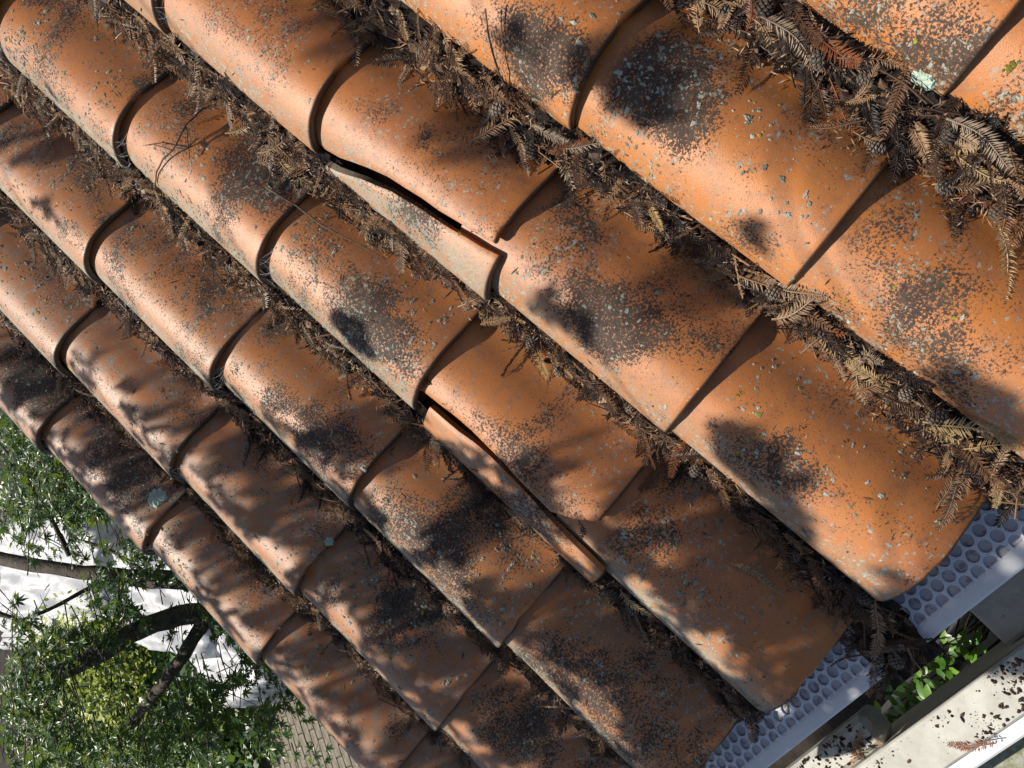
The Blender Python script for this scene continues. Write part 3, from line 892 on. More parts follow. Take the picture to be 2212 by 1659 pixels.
# debris pile spilling out of the channel onto the gutter, and at the corner
def pile(cx, cy_, rx, ry, h, n, label, lab2, ns):
    b = MB()
    nn = 18
    for j in range(nn + 1):
        for i in range(nn + 1):
            a = -1 + 2 * i / nn; c_ = -1 + 2 * j / nn
            rr = min(1, math.hypot(a, c_) * (1 + .2 * mnoise.noise(Vector((a * 2, c_ * 2, cx * 9)))))
            b.v.append((cx + a * rx, cy_ + c_ * ry, .003 + h * (1 - rr ** 1.6) + (.004 * mnoise.noise(Vector((a * 9, c_ * 9, 1))) if rr < .95 else -.002)))
    for j in range(nn):
        for i in range(nn):
            a = j * (nn + 1) + i
            b.f.append((a, a + 1, a + nn + 2, a + nn + 1))
    for _ in range(0): pass
    o1 = b.build('debris_pile', M['humus'], None, True, M=GM.copy())
    tag(o1, label, 'debris pile', None, 'stuff')
    b = MB()
    for i in range(n):
        a = random.uniform(0, 6.28); q = math.sqrt(random.random()) * .95
        x, y = cx + rx * q * math.cos(a), cy_ + ry * q * math.sin(a)
        z = .004 + h * (1 - q ** 1.6) + random.uniform(0, .003)
        Mx = Matrix.Translation((x, y, z)) @ Euler((random.gauss(0, .35), random.gauss(0, .35), random.uniform(0, 6.28))).to_matrix().to_4x4() @ Matrix.Scale(random.uniform(.5, .8), 4) @ Matrix.Translation((0, -.035, 0))
        g = SPR[random.randrange(16)]
        b.add(g.v, g.f, min(1, max(0, random.gauss(.55, .28))), Mx)
    o2 = b.build('needle_litter', M['litter'], None, M=GM.copy())
    tag(o2, lab2, 'needle litter', None, 'stuff')
    for i in range(ns):
        a = random.uniform(0, 6.28); q = random.uniform(.3, .9)
        x, y = cx + rx * q * math.cos(a), cy_ + ry * q * math.sin(a)
        ob = bpy.data.objects.new('redwood_sprig', SPR_ME[random.randrange(16)])
        link(ob, None, GM @ Matrix.Translation((x, y, .007 + h * (1 - q ** 1.6))) @ Euler((random.gauss(0, .2), random.gauss(0, .2), a - 1.57 + random.gauss(0, .5))).to_matrix().to_4x4() @ Matrix.Scale(.8, 4) @ Matrix.Translation((0, -.02, 0)))
        tag(ob, 'grey brown sprig on the ' + label.split(' ', 3)[-1], 'sprig', 'sprigs on the ' + label.split(' ', 3)[-1])
    for i in range(3):
        ob = bpy.data.objects.new('redwood_cone', CONES[i])
        a = random.uniform(0, 6.28)
        link(ob, None, GM @ Matrix.Translation((cx + rx * .5 * math.cos(a), cy_ + ry * .5 * math.sin(a), h + .006)) @ Euler((random.uniform(0, 6), random.uniform(0, 6), 0)).to_matrix().to_4x4())
        tag(ob, 'grey cone on the ' + label.split(' ', 3)[-1], 'cone', 'cones on the ' + label.split(' ', 3)[-1])
def gut_xy(u, v):
    q = at_z(u, v, g0.z)
    q = GM.inverted() @ q
    return q.x, q.y
px_, py_ = gut_xy(1925, 1385)
pile(px_, py_ + .005, .046, .052, .016, 46, 'dark needle heap spilled across the gutter lip', 'loose needles covering the heap across the gutter lip', 9)
px_, py_ = gut_xy(2195, 1035)
pile(px_ + .01, py_ + .01, .05, .05, .014, 40, 'dark needle heap filling the gutter corner', 'loose pale needles covering the heap in the gutter corner', 7)

# ------------------------------------------------------------------ house wall under the roof
hw = MB()
hw.box(-1.30, 0.60, 0.10, 2.4, GZ - .05, -.16)
tag(hw.build('house_wall', M['stucco']), 'tan stucco house wall under the tiled roof', 'wall')

# ------------------------------------------------------------------ white pergola below the gutter
ZB = -0.55
perg = empty('white_pergola', Matrix.Translation(at_z(2000, 1560, ZB)))
tag(perg, 'weathered white wooden pergola with speckled boards below the gutter', 'pergola')
PMI = perg.matrix_world.inverted()
pO = at_z(2000, 1560, ZB)
def pl(p): return Vector(p) - pO
eA = at_z(1855.7, 1659, ZB); eB = at_z(2212, 1398, ZB)           # near top edge of the beam
ex_ = (eB - eA); ex_.z = 0; ex_.normalize(); ey_ = Vector((-ex_.y, ex_.x, 0))   # ey_ towards the house
q = at_z(2212, 1547, ZB); wtop = abs((q - eA).dot(ey_))
def bar(name, o, x0, x1, y0, y1, z0, z1, mat, bev=.004):
    b = MB()
    v8 = []
    prof2 = [(y0, z0), (y1, z0), (y1, z1 - bev), (y1 - bev, z1), (y0 + bev, z1), (y0, z1 - bev)]
    n = 6; xs = [x0, x0 + bev, x1 - bev, x1]
    for j, x in enumerate(xs):
        ins = bev if j in (0, 3) else 0
        for (yy, zz) in prof2:
            yy2 = min(max(yy, y0 + ins), y1 - ins); zz2 = min(zz, z1 - ins)
            v8.append(o + ex_ * x + ey_ * yy2 + Vector((0, 0, zz2)))
    fs = [(j*n+i, j*n+(i+1) % n, (j+1)*n+(i+1) % n, (j+1)*n+i) for j in range(3) for i in range(n)]
    fs += [tuple(range(n - 1, -1, -1)), tuple(3*n + i for i in range(n))]
    b.add(v8, fs)
    return b.build(name, M[mat], perg)
oB = pl(eA)
bar('beam_top', oB, -.6, 1.4, -wtop, .004, -.030, 0, 'speck')
bar('beam_face', oB, -.6, 1.4, -.035, 0, -.24, -.0305, 'cream')
bar('beam_strip', oB, -.6, 1.4, -wtop - .028, -wtop - .002, -.06, -.012, 'white')
# rafters meeting the beam
ZR = -.10
a = at_z(2160, 1385, ZB + ZR); x_r = (a - eA).dot(ex_)
bar('rafter', oB, x_r, x_r + .45, .002, .36, ZR - .06, ZR, 'speck', .008)
a = at_z(1910, 1601, ZB - .04); x_l = (a - eA).dot(ex_)
a2 = at_z(1846, 1551, ZB - .04); y_l = (a2 - eA).dot(ey_)
bar('rafter', oB, x_l - .55, x_l, .002, y_l, -.11, -.04, 'speck', .012)
for xx in (-.45, 1.25):
    bar('post', oB, xx, xx + .1, -.115, -.04, GZ - ZB - .05, -.0305, 'cream')
wl = MB(); o_ = eA - ey_ * (wtop + .05)
vs = []
for (x, y, z) in [(-.8, -.6, -.22), (1.5, -.6, -.22), (1.5, 0, -.22), (-.8, 0, -.22), (-.8, -.6, GZ - ZB - .05), (1.5, -.6, GZ - ZB - .05), (1.5, 0, GZ - ZB - .05), (-.8, 0, GZ - ZB - .05)]:
    vs.append(o_ + ex_ * x + ey_ * y + Vector((0, 0, z)))
wl.add(vs, [(0, 1, 2, 3), (7, 6, 5, 4), (0, 4, 5, 1), (1, 5, 6, 2), (2, 6, 7, 3), (3, 7, 4, 0)])
tag(wl.build('garden_wall', M['mossy']), 'mossy grey concrete wall at the lower right corner', 'wall')
# crumbs and sprigs on the boards
cb = MB()
def crumb(p, s, tmax):
    el = random.uniform(1.0, 2.4) if random.random() < .5 else 1.0; an = random.uniform(0, 6.28)
    rim = []
    for q in range(6):
        a_ = q * 1.047; rr = s * random.uniform(.45, 1.1)
        x_, y_ = math.cos(a_) * rr * el, math.sin(a_) * rr
        rim.append(p + Vector((x_ * math.cos(an) - y_ * math.sin(an), x_ * math.sin(an) + y_ * math.cos(an), 0)))
    cb.add([p + Vector((0, 0, s * random.uniform(.4, 1.0)))] + rim, [(0, 1 + q, 1 + (q + 1) % 6) for q in range(6)], random.uniform(0, tmax))
for i in range(1900):
    x = random.uniform(-.1, .75); y = -wtop * random.uniform(.05, .97)
    if mnoise.noise(Vector((x * 9, y * 9, 2.2))) + .5 * mnoise.noise(Vector((x * 25, y * 25, 1))) < random.uniform(-.25, .25): continue
    p = eA + ex_ * x + ey_ * y + Vector((0, 0, .001)); s = .0007 + .0042 * random.random() ** 2.5
    ang = random.uniform(0, 6.28); a1 = Vector((math.cos(ang), math.sin(ang), 0)) * s * random.uniform(.8, 2.2); a2 = Vector((-math.sin(ang), math.cos(ang), 0)) * s * .7
    crumb(p, s, .45)
for i in range(140):
    x = x_l - random.uniform(.01, .3); y = y_l * random.uniform(.1, .95)
    p = eA + ex_ * x + ey_ * y + Vector((0, 0, -.039)); s = random.uniform(.0015, .006)
    ang = random.uniform(0, 6.28); a1 = Vector((math.cos(ang), math.sin(ang), 0)) * s * random.uniform(.8, 2.2); a2 = Vector((-math.sin(ang), math.cos(ang), 0)) * s * .7
    crumb(p, s, .4)
tag(cb.build('plant_crumbs', M['litter']), 'dark specks of plant debris scattered over the white boards', 'debris', None, 'stuff')
def board_sprig(u, v, z, ang, sc_, mat, label):
    p = at_z(u, v, z)
    ob = bpy.data.objects.new('redwood_sprig', SPR_RUST[1] if mat == 'rust' else SPR_ME[3])
    link(ob, None, Matrix.Translation(p + Vector((0, 0, .005))) @ Matrix.Rotation(ang, 4, 'Z') @ Matrix.Scale(sc_, 4) @ Matrix.Translation((0, -.03, 0)))
    tag(ob, label, 'sprig', 'sprigs on the white boards')
board_sprig(2122, 1608, ZB, 1.2, .9, 'rust', 'orange brown sprig on the sunlit white beam')
board_sprig(1872, 1635, ZB - .02, .4, 1.1, 'needle', 'dark sprig on the lower end of the left rafter')
board_sprig(1850, 1600, ZB - .035, 2.0, 1.1, 'needle', 'dark sprig lying on the rounded left rafter')
board_sprig(1885, 1575, ZB - .035, 2.6, .8, 'needle', 'curled dark sprig at the corner of the left rafter')

# ------------------------------------------------------------------ shrub seen between gutter and beam
shr = empty('leafy_shrub', Matrix.Translation((at_z(2010, 1460, -1.35).x, at_z(2010, 1460, -1.35).y, GZ)))
tag(shr, 'bright green oval leaved shrub growing between gutter and white beam', 'shrub')
sO = Vector((at_z(2010, 1460, -1.35).x, at_z(2010, 1460, -1.35).y, GZ))
def oval_leaf(ln, wd, seed):
    b = MB(); n = 7; vs = []; fs = []
    for i in range(n):
        t = i / (n - 1); w2 = wd * math.sin(math.pi * min(1, t * .96 + .02)) ** .75 * (1 - .25 * t)
        dz = -.18 * ln * t * t
        for s, h in ((-1, .10), (0, 0), (1, .10)):
            vs.append((s * w2, t * ln, dz + h * w2 * abs(s)))
    for i in range(n - 1):
        for s in range(2):
            a = i * 3 + s
            fs.append((a, a + 1, a + 4, a + 3))
    b.add(vs, fs)
    return b.mesh('leaf', M['shrub'], True)
OL = [oval_leaf(.040, .0115, 0), oval_leaf(.034, .0105, 1), oval_leaf(.046, .012, 2)]
stems = MB()
def leaf_at(p, ang, pitch_, sc_=1.0):
    ob = bpy.data.objects.new('leaf', OL[random.randrange(3)])
    link(ob, shr, Matrix.Translation(Vector(p) - sO) @ Matrix.Rotation(ang, 4, 'Z') @ Euler((pitch_, random.gauss(0, .25), 0)).to_matrix().to_4x4() @ Matrix.Scale(sc_, 4))
clusters = [(1905, 1540, 5), (1960, 1500, 7), (1990, 1470, 7), (1965, 1545, 8), (1940, 1570, 6), (2010, 1520, 7), (2045, 1440, 6), (2075, 1400, 6), (2050, 1480, 6), (2000, 1420, 5), (2100, 1440, 5), (2105, 1395, 4), (1925, 1500, 5), (2030, 1395, 4)]
base = sO.copy()
for (u, v, n) in clusters:
    if n < 2: continue
    u += random.uniform(-6, 6); v += random.uniform(-6, 6)
    p = at_z(u, v, -1.35 + random.uniform(-.16, .16))
    stems.tube([base - sO + Vector((random.uniform(-.04, .04), random.uniform(-.04, .04), 0)), (base + p) / 2 - sO + Vector((random.uniform(-.1, .1), random.uniform(-.1, .1), .1)), p - sO], [.006, .004, .0015], 5)
    a0 = random.uniform(0, 6.28)
    for i in range(n):
        a = a0 + i * 2 * math.pi / n + random.gauss(0, .2)
        leaf_at(p + Vector((-math.sin(a), math.cos(a), 0)) * .006 + Vector((0, 0, -.012 * (i % 2))), a, random.gauss(.0, .30), random.uniform(.75, 1.15))
stems.build('stem', M['bark'], shr, True)

# ------------------------------------------------------------------ patio of tan pavers seen past the tarps
pat = MB(); pv = []
pc = at_z(680, 1600, GZ)
pat.add([(pc.x - 5, pc.y - 3.5, GZ - .012), (pc.x + 3.5, pc.y - 3.5, GZ - .012), (pc.x + 3.5, pc.y + 3.5, GZ - .012), (pc.x - 5, pc.y + 3.5, GZ - .012)], [(0, 1, 2, 3)])
patio = pat.build('patio', M['joint'])
tag(patio, 'patio of tan interlocking pavers with dark joints', kind='structure')
def paver_mesh():
    b = MB(); a, c_ = .098, .048
    ring = [(-a, -c_ + .006), (-a + .006, -c_), (a - .006, -c_), (a, -c_ + .006), (a, c_ - .006), (a - .006, c_), (-a + .006, c_), (-a, c_ - .006)]
    vs = [(x, y, -.03) for x, y in ring] + [(x, y, -.004) for x, y in ring] + [(x * .965, y * .93, 0) for x, y in ring]
    fs = []
    for i in range(8):
        j = (i + 1) % 8
        fs += [(i, j, 8 + j, 8 + i), (8 + i, 8 + j, 16 + j, 16 + i)]
    fs.append(tuple(16 + i for i in range(8)))
    b.add(vs, fs)
    return b.mesh('paver', M['paver'])
pm = paver_mesh()
PR = Matrix.Rotation(R(70), 4, 'Z')
cnt = 0
cand = []
for i in range(-40, 41):
    for j in range(-60, 61):
        p = PR @ Vector((i * .205 + (.1025 if j % 2 else 0), j * .105, 0)) + Vector((pc.x, pc.y, GZ))
        u, v, d = to_px(p)
        if 470 < u < 960 and 1470 < v < 1700 and v > 1430 + (u - 590) * 1.0 - 25:
            cand.append((d, p))
cand.sort(key=lambda t: t[0])
for d, p in cand[:300]:
    ob = bpy.data.objects.new('paver', pm)
    link(ob, patio, Matrix.Translation(p + Vector((0, 0, random.uniform(-.003, .003)))) @ PR @ Euler((random.gauss(0, .012), random.gauss(0, .012), random.gauss(0, .02))).to_matrix().to_4x4())

# ------------------------------------------------------------------ white tarps over garden things
def tarp(quad, hz, label, seed, wr=.03):
    """plastic sheet draped over a box whose top corners are seen at the four picture points"""
    Q = [at_z(u, v, GZ + hz) for u, v in quad]
    n = 56; b = MB()
    ctr = sum(Q, Vector()) / 4
    for j in range(n + 1):
        for i in range(n + 1):
            s = -.28 + 1.56 * i / n; t = -.28 + 1.56 * j / n
            sc_, tc_ = min(max(s, 0), 1), min(max(t, 0), 1)
            p = (Q[0] * (1 - sc_) + Q[1] * sc_) * (1 - tc_) + (Q[3] * (1 - sc_) + Q[2] * sc_) * tc_
            out = math.hypot(s - sc_, t - tc_) / .28
            e = min(1, out)
            dirn = (p - ctr); dirn.z = 0; dirn.normalize()
            p = p + dirn * (.16 * e ** .6 + .05 * e * math.sin((s + t) * 40 + seed))
            fold = mnoise.noise(Vector((p.x * 2.2 + seed, p.y * 2.2, 0))) * .10 + mnoise.noise(Vector(((p.x + p.y) * 6, (p.x - p.y) * 1.6 + seed, 1))) * wr * 4 + 2.2 * wr * (1 - abs(mnoise.noise(Vector((p.x * 4.7, p.y * 9 + seed, 2))))) 
            z = p.z + fold * (1 - e * .6) - hz * min(1, e * 1.05)
            b.v.append((p.x, p.y, max(z, GZ - .01)))
    for j in range(n):
        for i in range(n):
            a = j * (n + 1) + i
            b.f.append((a, a + 1, a + n + 2, a + n + 1))
    return tag(b.build('white_tarp', M['tarp'], None, True), label, 'tarp', 'white tarps behind the maple')
tarp([(-60, 1150), (190, 1100), (235, 1330), (20, 1400)], .55, 'white plastic tarp with hanging folds at the left picture edge', 1.0)
tarp([(255, 1190), (470, 1200), (440, 1420), (290, 1385)], .70, 'brightly sunlit white tarp with a sharp corner under the limbs', 5.0)
tarp([(425, 1420), (500, 1360), (570, 1470), (500, 1520)], .55, 'white tarp with a rounded end beside the pavers', 9.0, .02)

# ------------------------------------------------------------------ japanese maple below the gable
mp_root = at_d(560, 1340, 4.6)
maple = empty('maple_tree', Matrix.Translation((mp_root.x, mp_root.y, GZ)))
tag(maple, 'dark green star leaved maple tree with crooked limbs below the roof edge', 'tree')
mO = Vector((mp_root.x, mp_root.y, GZ))
def limb(name, pts, r0, r1):
    b = MB(); P_ = [Vector(p) - mO for p in pts]; pp = []
    for i in range(len(P_) - 1):
        for s in range(6):
            t = s / 6
            p0 = P_[max(i-1, 0)]; p1 = P_[i]; p2 = P_[i+1]; p3 = P_[min(i+2, len(P_)-1)]
            q = .5 * ((2 * p1) + (p2 - p0) * t + (2*p0 - 5*p1 + 4*p2 - p3) * t * t + (3*p1 - p0 - 3*p2 + p3) * t ** 3)
            pp.append(q + Vector((random.uniform(-1, 1), random.uniform(-1, 1), random.uniform(-1, 1))) * r0 * .10)
    pp.append(P_[-1])
    n = len(pp)
    b.tube(pp, [(r0 + (r1 - r0) * i / (n - 1)) * random.uniform(.93, 1.07) for i in range(n)], 9)
    return b.build(name, M['bark'], maple, True)
j0 = at_d(540, 1330, 4.5)
limb('trunk', [Vector((mp_root.x, mp_root.y, GZ - .05)), Vector((mp_root.x + .03, mp_root.y, -2.4)), j0], .10, .075)
limb('limb', [j0, at_d(450, 1262, 4.4), at_d(300, 1250, 4.5), at_d(150, 1232, 4.6), at_d(-40, 1200, 4.9)], .062, .036)
limb('limb', [j0, at_d(430, 1322, 4.3), at_d(300, 1360, 4.3), at_d(200, 1420, 4.3), at_d(90, 1470, 4.5), at_d(-30, 1520, 4.7)], .062, .045)
limb('limb', [at_d(455, 1312, 4.35), at_d(405, 1400, 4.4), at_d(350, 1480, 4.6), at_d(290, 1555, 4.9)], .042, .030)
limb('branch', [at_d(30, 1345, 4.2), at_d(110, 1315, 4.25), at_d(190, 1272, 4.35), at_d(250, 1250, 4.45)], .008, .015)
limb('branch', [at_d(-20, 1320, 4.2), at_d(60, 1345, 4.2), at_d(105, 1372, 4.2)], .014, .006)
limb('branch', [at_d(0, 960, 4.9), at_d(40, 1010, 4.7), at_d(70, 1060, 4.6), at_d(110, 1120, 4.5), at_d(150, 1200, 4.55)], .007, .014)
limb('branch', [at_d(150, 1160, 4.5), at_d(240, 1190, 4.45), at_d(320, 1240, 4.45)], .007, .012)
limb('branch', [at_d(240, 1660, 4.8), at_d(280, 1590, 4.8), at_d(300, 1545, 4.85)], .02, .026)
def maple_leaf(seed):
    rg = random.Random(seed)
    lobes = [(-125, .42), (-82, .72), (-40, .92), (0, 1.0), (40, .92), (82, .72), (125, .42)]
    vs = [(0, 0, 0)]; 
    rim = [(0, -.10, 0)]
    for i, (a, ln) in enumerate(lobes):
        a += rg.uniform(-5, 5); ln *= rg.uniform(.9, 1.08)
        an = R(a)
        for da, q in ((-15, .50), (0, 1.0), (15, .50)):
            x = math.sin(an + R(da)) * ln * q; y = math.cos(an + R(da)) * ln * q
            rim.append((x, y, -.22 * q * ln * (.6 + rg.random() * .6) + (.06 if da == 0 else 0)))
        if i < 6:
            am = R((lobes[i][0] + lobes[i+1][0]) / 2)
            rim.append((math.sin(am) * .26, math.cos(am) * .26, .0))
    n = len(rim)
    vs += rim
    return vs, [(0, 1 + i, 1 + (i + 1) % n) for i in range(n)]
MLV = [maple_leaf(s) for s in range(4)]
ML_ME = []
for vs, fs in MLV:
    b = MB(); b.add(vs, fs); ML_ME.append(b.mesh('leaf', M['maple']))
# leaf sprays: picture areas with depth range and count of sprays
AREAS = [(0, 880, 110, 1020, 3.9, 6.5, 26), (0, 960, 230, 1130, 3.9, 6.0, 46), (120, 1060, 330, 1200, 3.9, 5.2, 34), (0, 1060, 130, 1190, 4.0, 5.5, 16), (300, 1180, 420, 1245, 3.9, 4.8, 12),
         (190, 1255, 300, 1345, 3.7, 4.4, 16), (0, 1290, 130, 1400, 3.8, 4.6, 10), (345, 1270, 400, 1400, 4.1, 4.9, 7), (20, 1390, 190, 1500, 3.7, 4.6, 18),
         (120, 1340, 270, 1440, 3.8, 4.4, 16), (0, 1480, 180, 1659, 3.6, 5.0, 54), (150, 1560, 420, 1659, 3.8, 5.2, 34), (250, 1500, 480, 1659, 3.8, 5.0, 40), (380, 1440, 520, 1560, 3.9, 4.8, 26),
         (470, 1330, 560, 1480, 3.9, 4.7, 16), (540, 1540, 600, 1610, 4.0, 4.5, 5), (420, 1300, 480, 1350, 3.8, 4.3, 8), (600, 1440, 680, 1520, 3.9, 4.6, 7), (620, 1630, 680, 1659, 4.0, 4.6, 2)]
CLEAR = [(60, 1290, 90, 36), (150, 1330, 60, 30), (330, 1290, 66, 28), (410, 1365, 40, 40), (330, 1420, 50, 34), (470, 1430, 46, 44), (230, 1150, 60, 26), (240, 1500, 110, 85), (100, 1160, 50, 24), (530, 1510, 44, 30), (395, 1365, 60, 45), (300, 1362, 60, 24), (205, 1418, 50, 20), (375, 1445, 26, 36), (20, 1300, 60, 30), (450, 1250, 40, 24)]
leaves = []
twb = MB()
for (u0, v0, u1, v1, d0, d1, n) in AREAS:
    for i in range(int(n * 1.45)):
        c_ = at_d(random.uniform(u0, u1), random.uniform(v0, v1), random.uniform(d0, d1))
        ang = random.uniform(0, 6.28); ln = random.uniform(.15, .32)
        dr = Vector((math.cos(ang), math.sin(ang), random.uniform(-.35, .1)))
        twb.tube([c_ - mO - dr * ln * .5, c_ - mO, c_ - mO + dr * ln * .5], [.0035, .0025, .001], 4)
        m_ = random.randint(8, 14)
        tone = min(1, max(0, random.gauss(.42 if v0 < 1440 else .62, .22)))
        for q in range(m_):
            t = (q + .5) / m_ - .5
            sd = Vector((-dr.y, dr.x, 0)) * (1 if q % 2 else -1) * random.uniform(.02, .07)
            p = c_ + dr * ln * t + sd + Vector((0, 0, random.uniform(-.05, .03)))
            a2 = math.atan2(sd.y, sd.x) - math.pi / 2 + random.gauss(0, .5)
            Mx = Matrix.Translation(p) @ Matrix.Rotation(a2, 4, 'Z') @ Euler((random.gauss(-.25, .35), random.gauss(0, .35), 0)).to_matrix().to_4x4() @ Matrix.Scale(random.uniform(.036, .060), 4)
            u, v, d = to_px(p)
            if min(math.hypot((u - a_) / ra, (v - b_) / rb) for a_, b_, ra, rb in CLEAR) < 1 and random.random() < .9: continue
            tint = min(1, max(0, tone + random.gauss(0, .15) + (.5 if random.random() < .07 else 0)))
            leaves.append((d, Mx, random.randrange(4), tint))
leaves.sort(key=lambda t: t[0])
lm = MB()
for i, (d, Mx, k_, tint) in enumerate(leaves):
    ML = Matrix.Translation(-mO) @ Mx
    if i % 8 == 0 and i // 8 < 300:
        ob = bpy.data.objects.new('leaf', ML_ME[k_])
        link(ob, maple, ML)
    else:
        lm.add(MLV[k_][0], MLV[k_][1], tint, ML)
o = lm.build('foliage', M['maple_mass'], maple); o['kind'] = 'stuff'
o = twb.build('twigs', M['bark'], maple, True); o['kind'] = 'stuff'

# ------------------------------------------------------------------ lime shrub and strap leaved plant behind the maple
lc = at_z(235, 1520, GZ + .45)
lime = empty('lime_shrub', Matrix.Translation((lc.x, lc.y, GZ)))
tag(lime, 'sunlit yellow green shrub glowing behind the maple leaves', 'shrub')
b = MB()
for i in range(5200):
    v = Vector((random.gauss(0, 1), random.gauss(0, 1), random.gauss(0, 1))).normalized() * random.uniform(.55, 1.0)
    lump = 1 + .35 * mnoise.noise(v * 2.2)
    p = Vector((v.x * 1.6 * lump, v.y * 1.2 * lump, .65 + v.z * .65 * lump))
    if p.z < .02: continue
    a = random.uniform(0, 6.28); e = random.uniform(-.6, .9); s = random.uniform(.05, .10)
    d = Vector((math.cos(a) * math.cos(e), math.sin(a) * math.cos(e), math.sin(e))) * s
    sd = Vector((-math.sin(a), math.cos(a), random.uniform(-.5, .5))).normalized() * s * .32
    b.add([p, p + d * .5 + sd, p + d, p + d * .5 - sd], [(0, 1, 2), (0, 2, 3)], min(1, max(0, random.gauss(.5, .25))))
o = b.build('crown', M['lime'], lime); o['kind'] = 'stuff'
b = MB()
for i in range(7):
    a = i * .9
    b.tube([(0, 0, -.02), (.2 * math.cos(a), .2 * math.sin(a), .3), (.6 * math.cos(a), .5 * math.sin(a), .8)], [.02, .012, .004], 5)
b.build('stem', M['bark'], lime, True)
sc_p = at_z(310, 1468, GZ + .25)
strap = empty('strap_leaf_plant', Matrix.Translation((sc_p.x, sc_p.y, GZ)))
tag(strap, 'clump of arching strap leaves beside the sunlit tarp corner', 'plant')
for i in range(90):
    a = random.uniform(0, 6.28); ln = random.uniform(.35, .65); wd = random.uniform(.008, .014)
    b = MB(); vs = []; n = 7; el = random.uniform(.5, 1.3)
    o_ = Vector((random.gauss(0, .12), random.gauss(0, .12), 0))
    for q in range(n):
        t = q / (n - 1)
        p = o_ + Vector((math.cos(a), math.sin(a), 0)) * ln * t * math.cos(el * (1 - .3 * t)) + Vector((0, 0, ln * (t * math.sin(el) - .75 * t * t)))
        sd = Vector((-math.sin(a), math.cos(a), 0)) * wd * (1 - t) ** .5
        vs += [p - sd, p + Vector((0, 0, -.004)), p + sd]
    fs = []
    for q in range(n - 1):
        for s in range(2): fs.append((q*3+s, q*3+s+1, q*3+s+4, q*3+s+3))
    b.add(vs, fs, random.random())
    b.build('leaf', M['strap'], strap, True)

# low ground cover filling the bed behind the maple
b = MB()
for (u0, v0, u1, v1, n, hz) in [(-60, 1400, 480, 1720, 7000, .35), (-80, 860, 260, 1130, 3500, .9), (380, 1540, 560, 1720, 1200, .2)]:
    for i in range(n):
        z = GZ + random.random() ** 1.5 * hz
        p = at_z(random.uniform(u0, u1), random.uniform(v0, v1), z)
        if (p - CW).length > 14: continue
        a_ = random.uniform(0, 6.28); e = random.gauss(.1, .5); s_ = random.uniform(.08, .16)
        d = Vector((math.cos(a_) * math.cos(e), math.sin(a_) * math.cos(e), math.sin(e))) * s_
        sd = Vector((-math.sin(a_), math.cos(a_), random.uniform(-.5, .5))).normalized() * s_ * .35
        b.add([p, p + d * .5 + sd, p + d, p + d * .5 - sd], [(0, 1, 2), (0, 2, 3)], min(1, max(0, random.gauss(.35, .2))))
tag(b.build('ground_cover', M['maple_mass']), 'dense dark green ground cover under the maple tree', 'ground cover', None, 'stuff')
# stray needles and crumbs on the bare tiles
b = MB(); n = 0
while n < 420:
    x = random.uniform(-1.45, .1); y = random.uniform(.01, 1.9)
    u = x + math.ceil(-x / W) * W
    if not .01 < u < .2 or on_fragment(x, y): continue
    z, nr = surf(x, y); p = Vector((x, y, z)) + nr * .0009
    t2 = nr.cross(Vector((0, 1, 0))); a_ = random.uniform(0, 6.28)
    d = (Vector((0, 1, 0)) * math.cos(a_) + t2 * math.sin(a_)); sd = nr.cross(d)
    ln_ = random.uniform(.002, .011) * (1 if random.random() < .5 else .4)
    wd_ = random.uniform(.0006, .0013)
    b.add([p - d * ln_, p + sd * wd_ + nr * .0006, p + d * ln_, p - sd * wd_ + nr * .0006], [(0, 1, 2), (0, 2, 3)], random.random() * .7)
    n += 1
tag(b.build('stray_needles', M['litter'], None, M=RM.copy()), 'single stray needles and crumbs scattered over the tiles', 'needles', None, 'stuff')
# cobwebs bridging the gaps below tile tails
for (k_, r_i, place_) in [(2, 4, 'at the top edge'), (3, 4, 'above the forked twig'), (3, 3, 'left of the long twig'), (3, 5, 'at the upper left corner'), (4, 3, 'in the middle of the left tiles'), (5, 3, 'on the second tile row from the garden'), (6, 3, 'on the garden edge above the limbs'), (6, 4, 'on the garden edge by the dark leaves')]:
    x0_, y0_ = TPOS[(k_, r_i)]
    b = MB()
    for i in range(15):
        ua = random.uniform(.004, .07); ub = min(.10, max(.004, ua + random.gauss(0, .03)))
        pa = Vector((x0_ + ua, y0_ + .001, prof(ua) - .004)); yb = random.uniform(.006, .022)
        pb = Vector((x0_ + ub, y0_ - yb, prof(ub) - STEP * (1 - yb / L) + .001))
        md = pa.lerp(pb, .5) + Vector((random.gauss(0, .003), random.gauss(0, .003), -.001))
        b.tube([pa, md, pb], .00016, 3, cap=False)
    tag(b.build('cobweb', M['web'], None, M=RM.copy()), 'wispy grey cobweb under a tile tail ' + place_, 'cobweb', 'cobwebs under the tile tails')

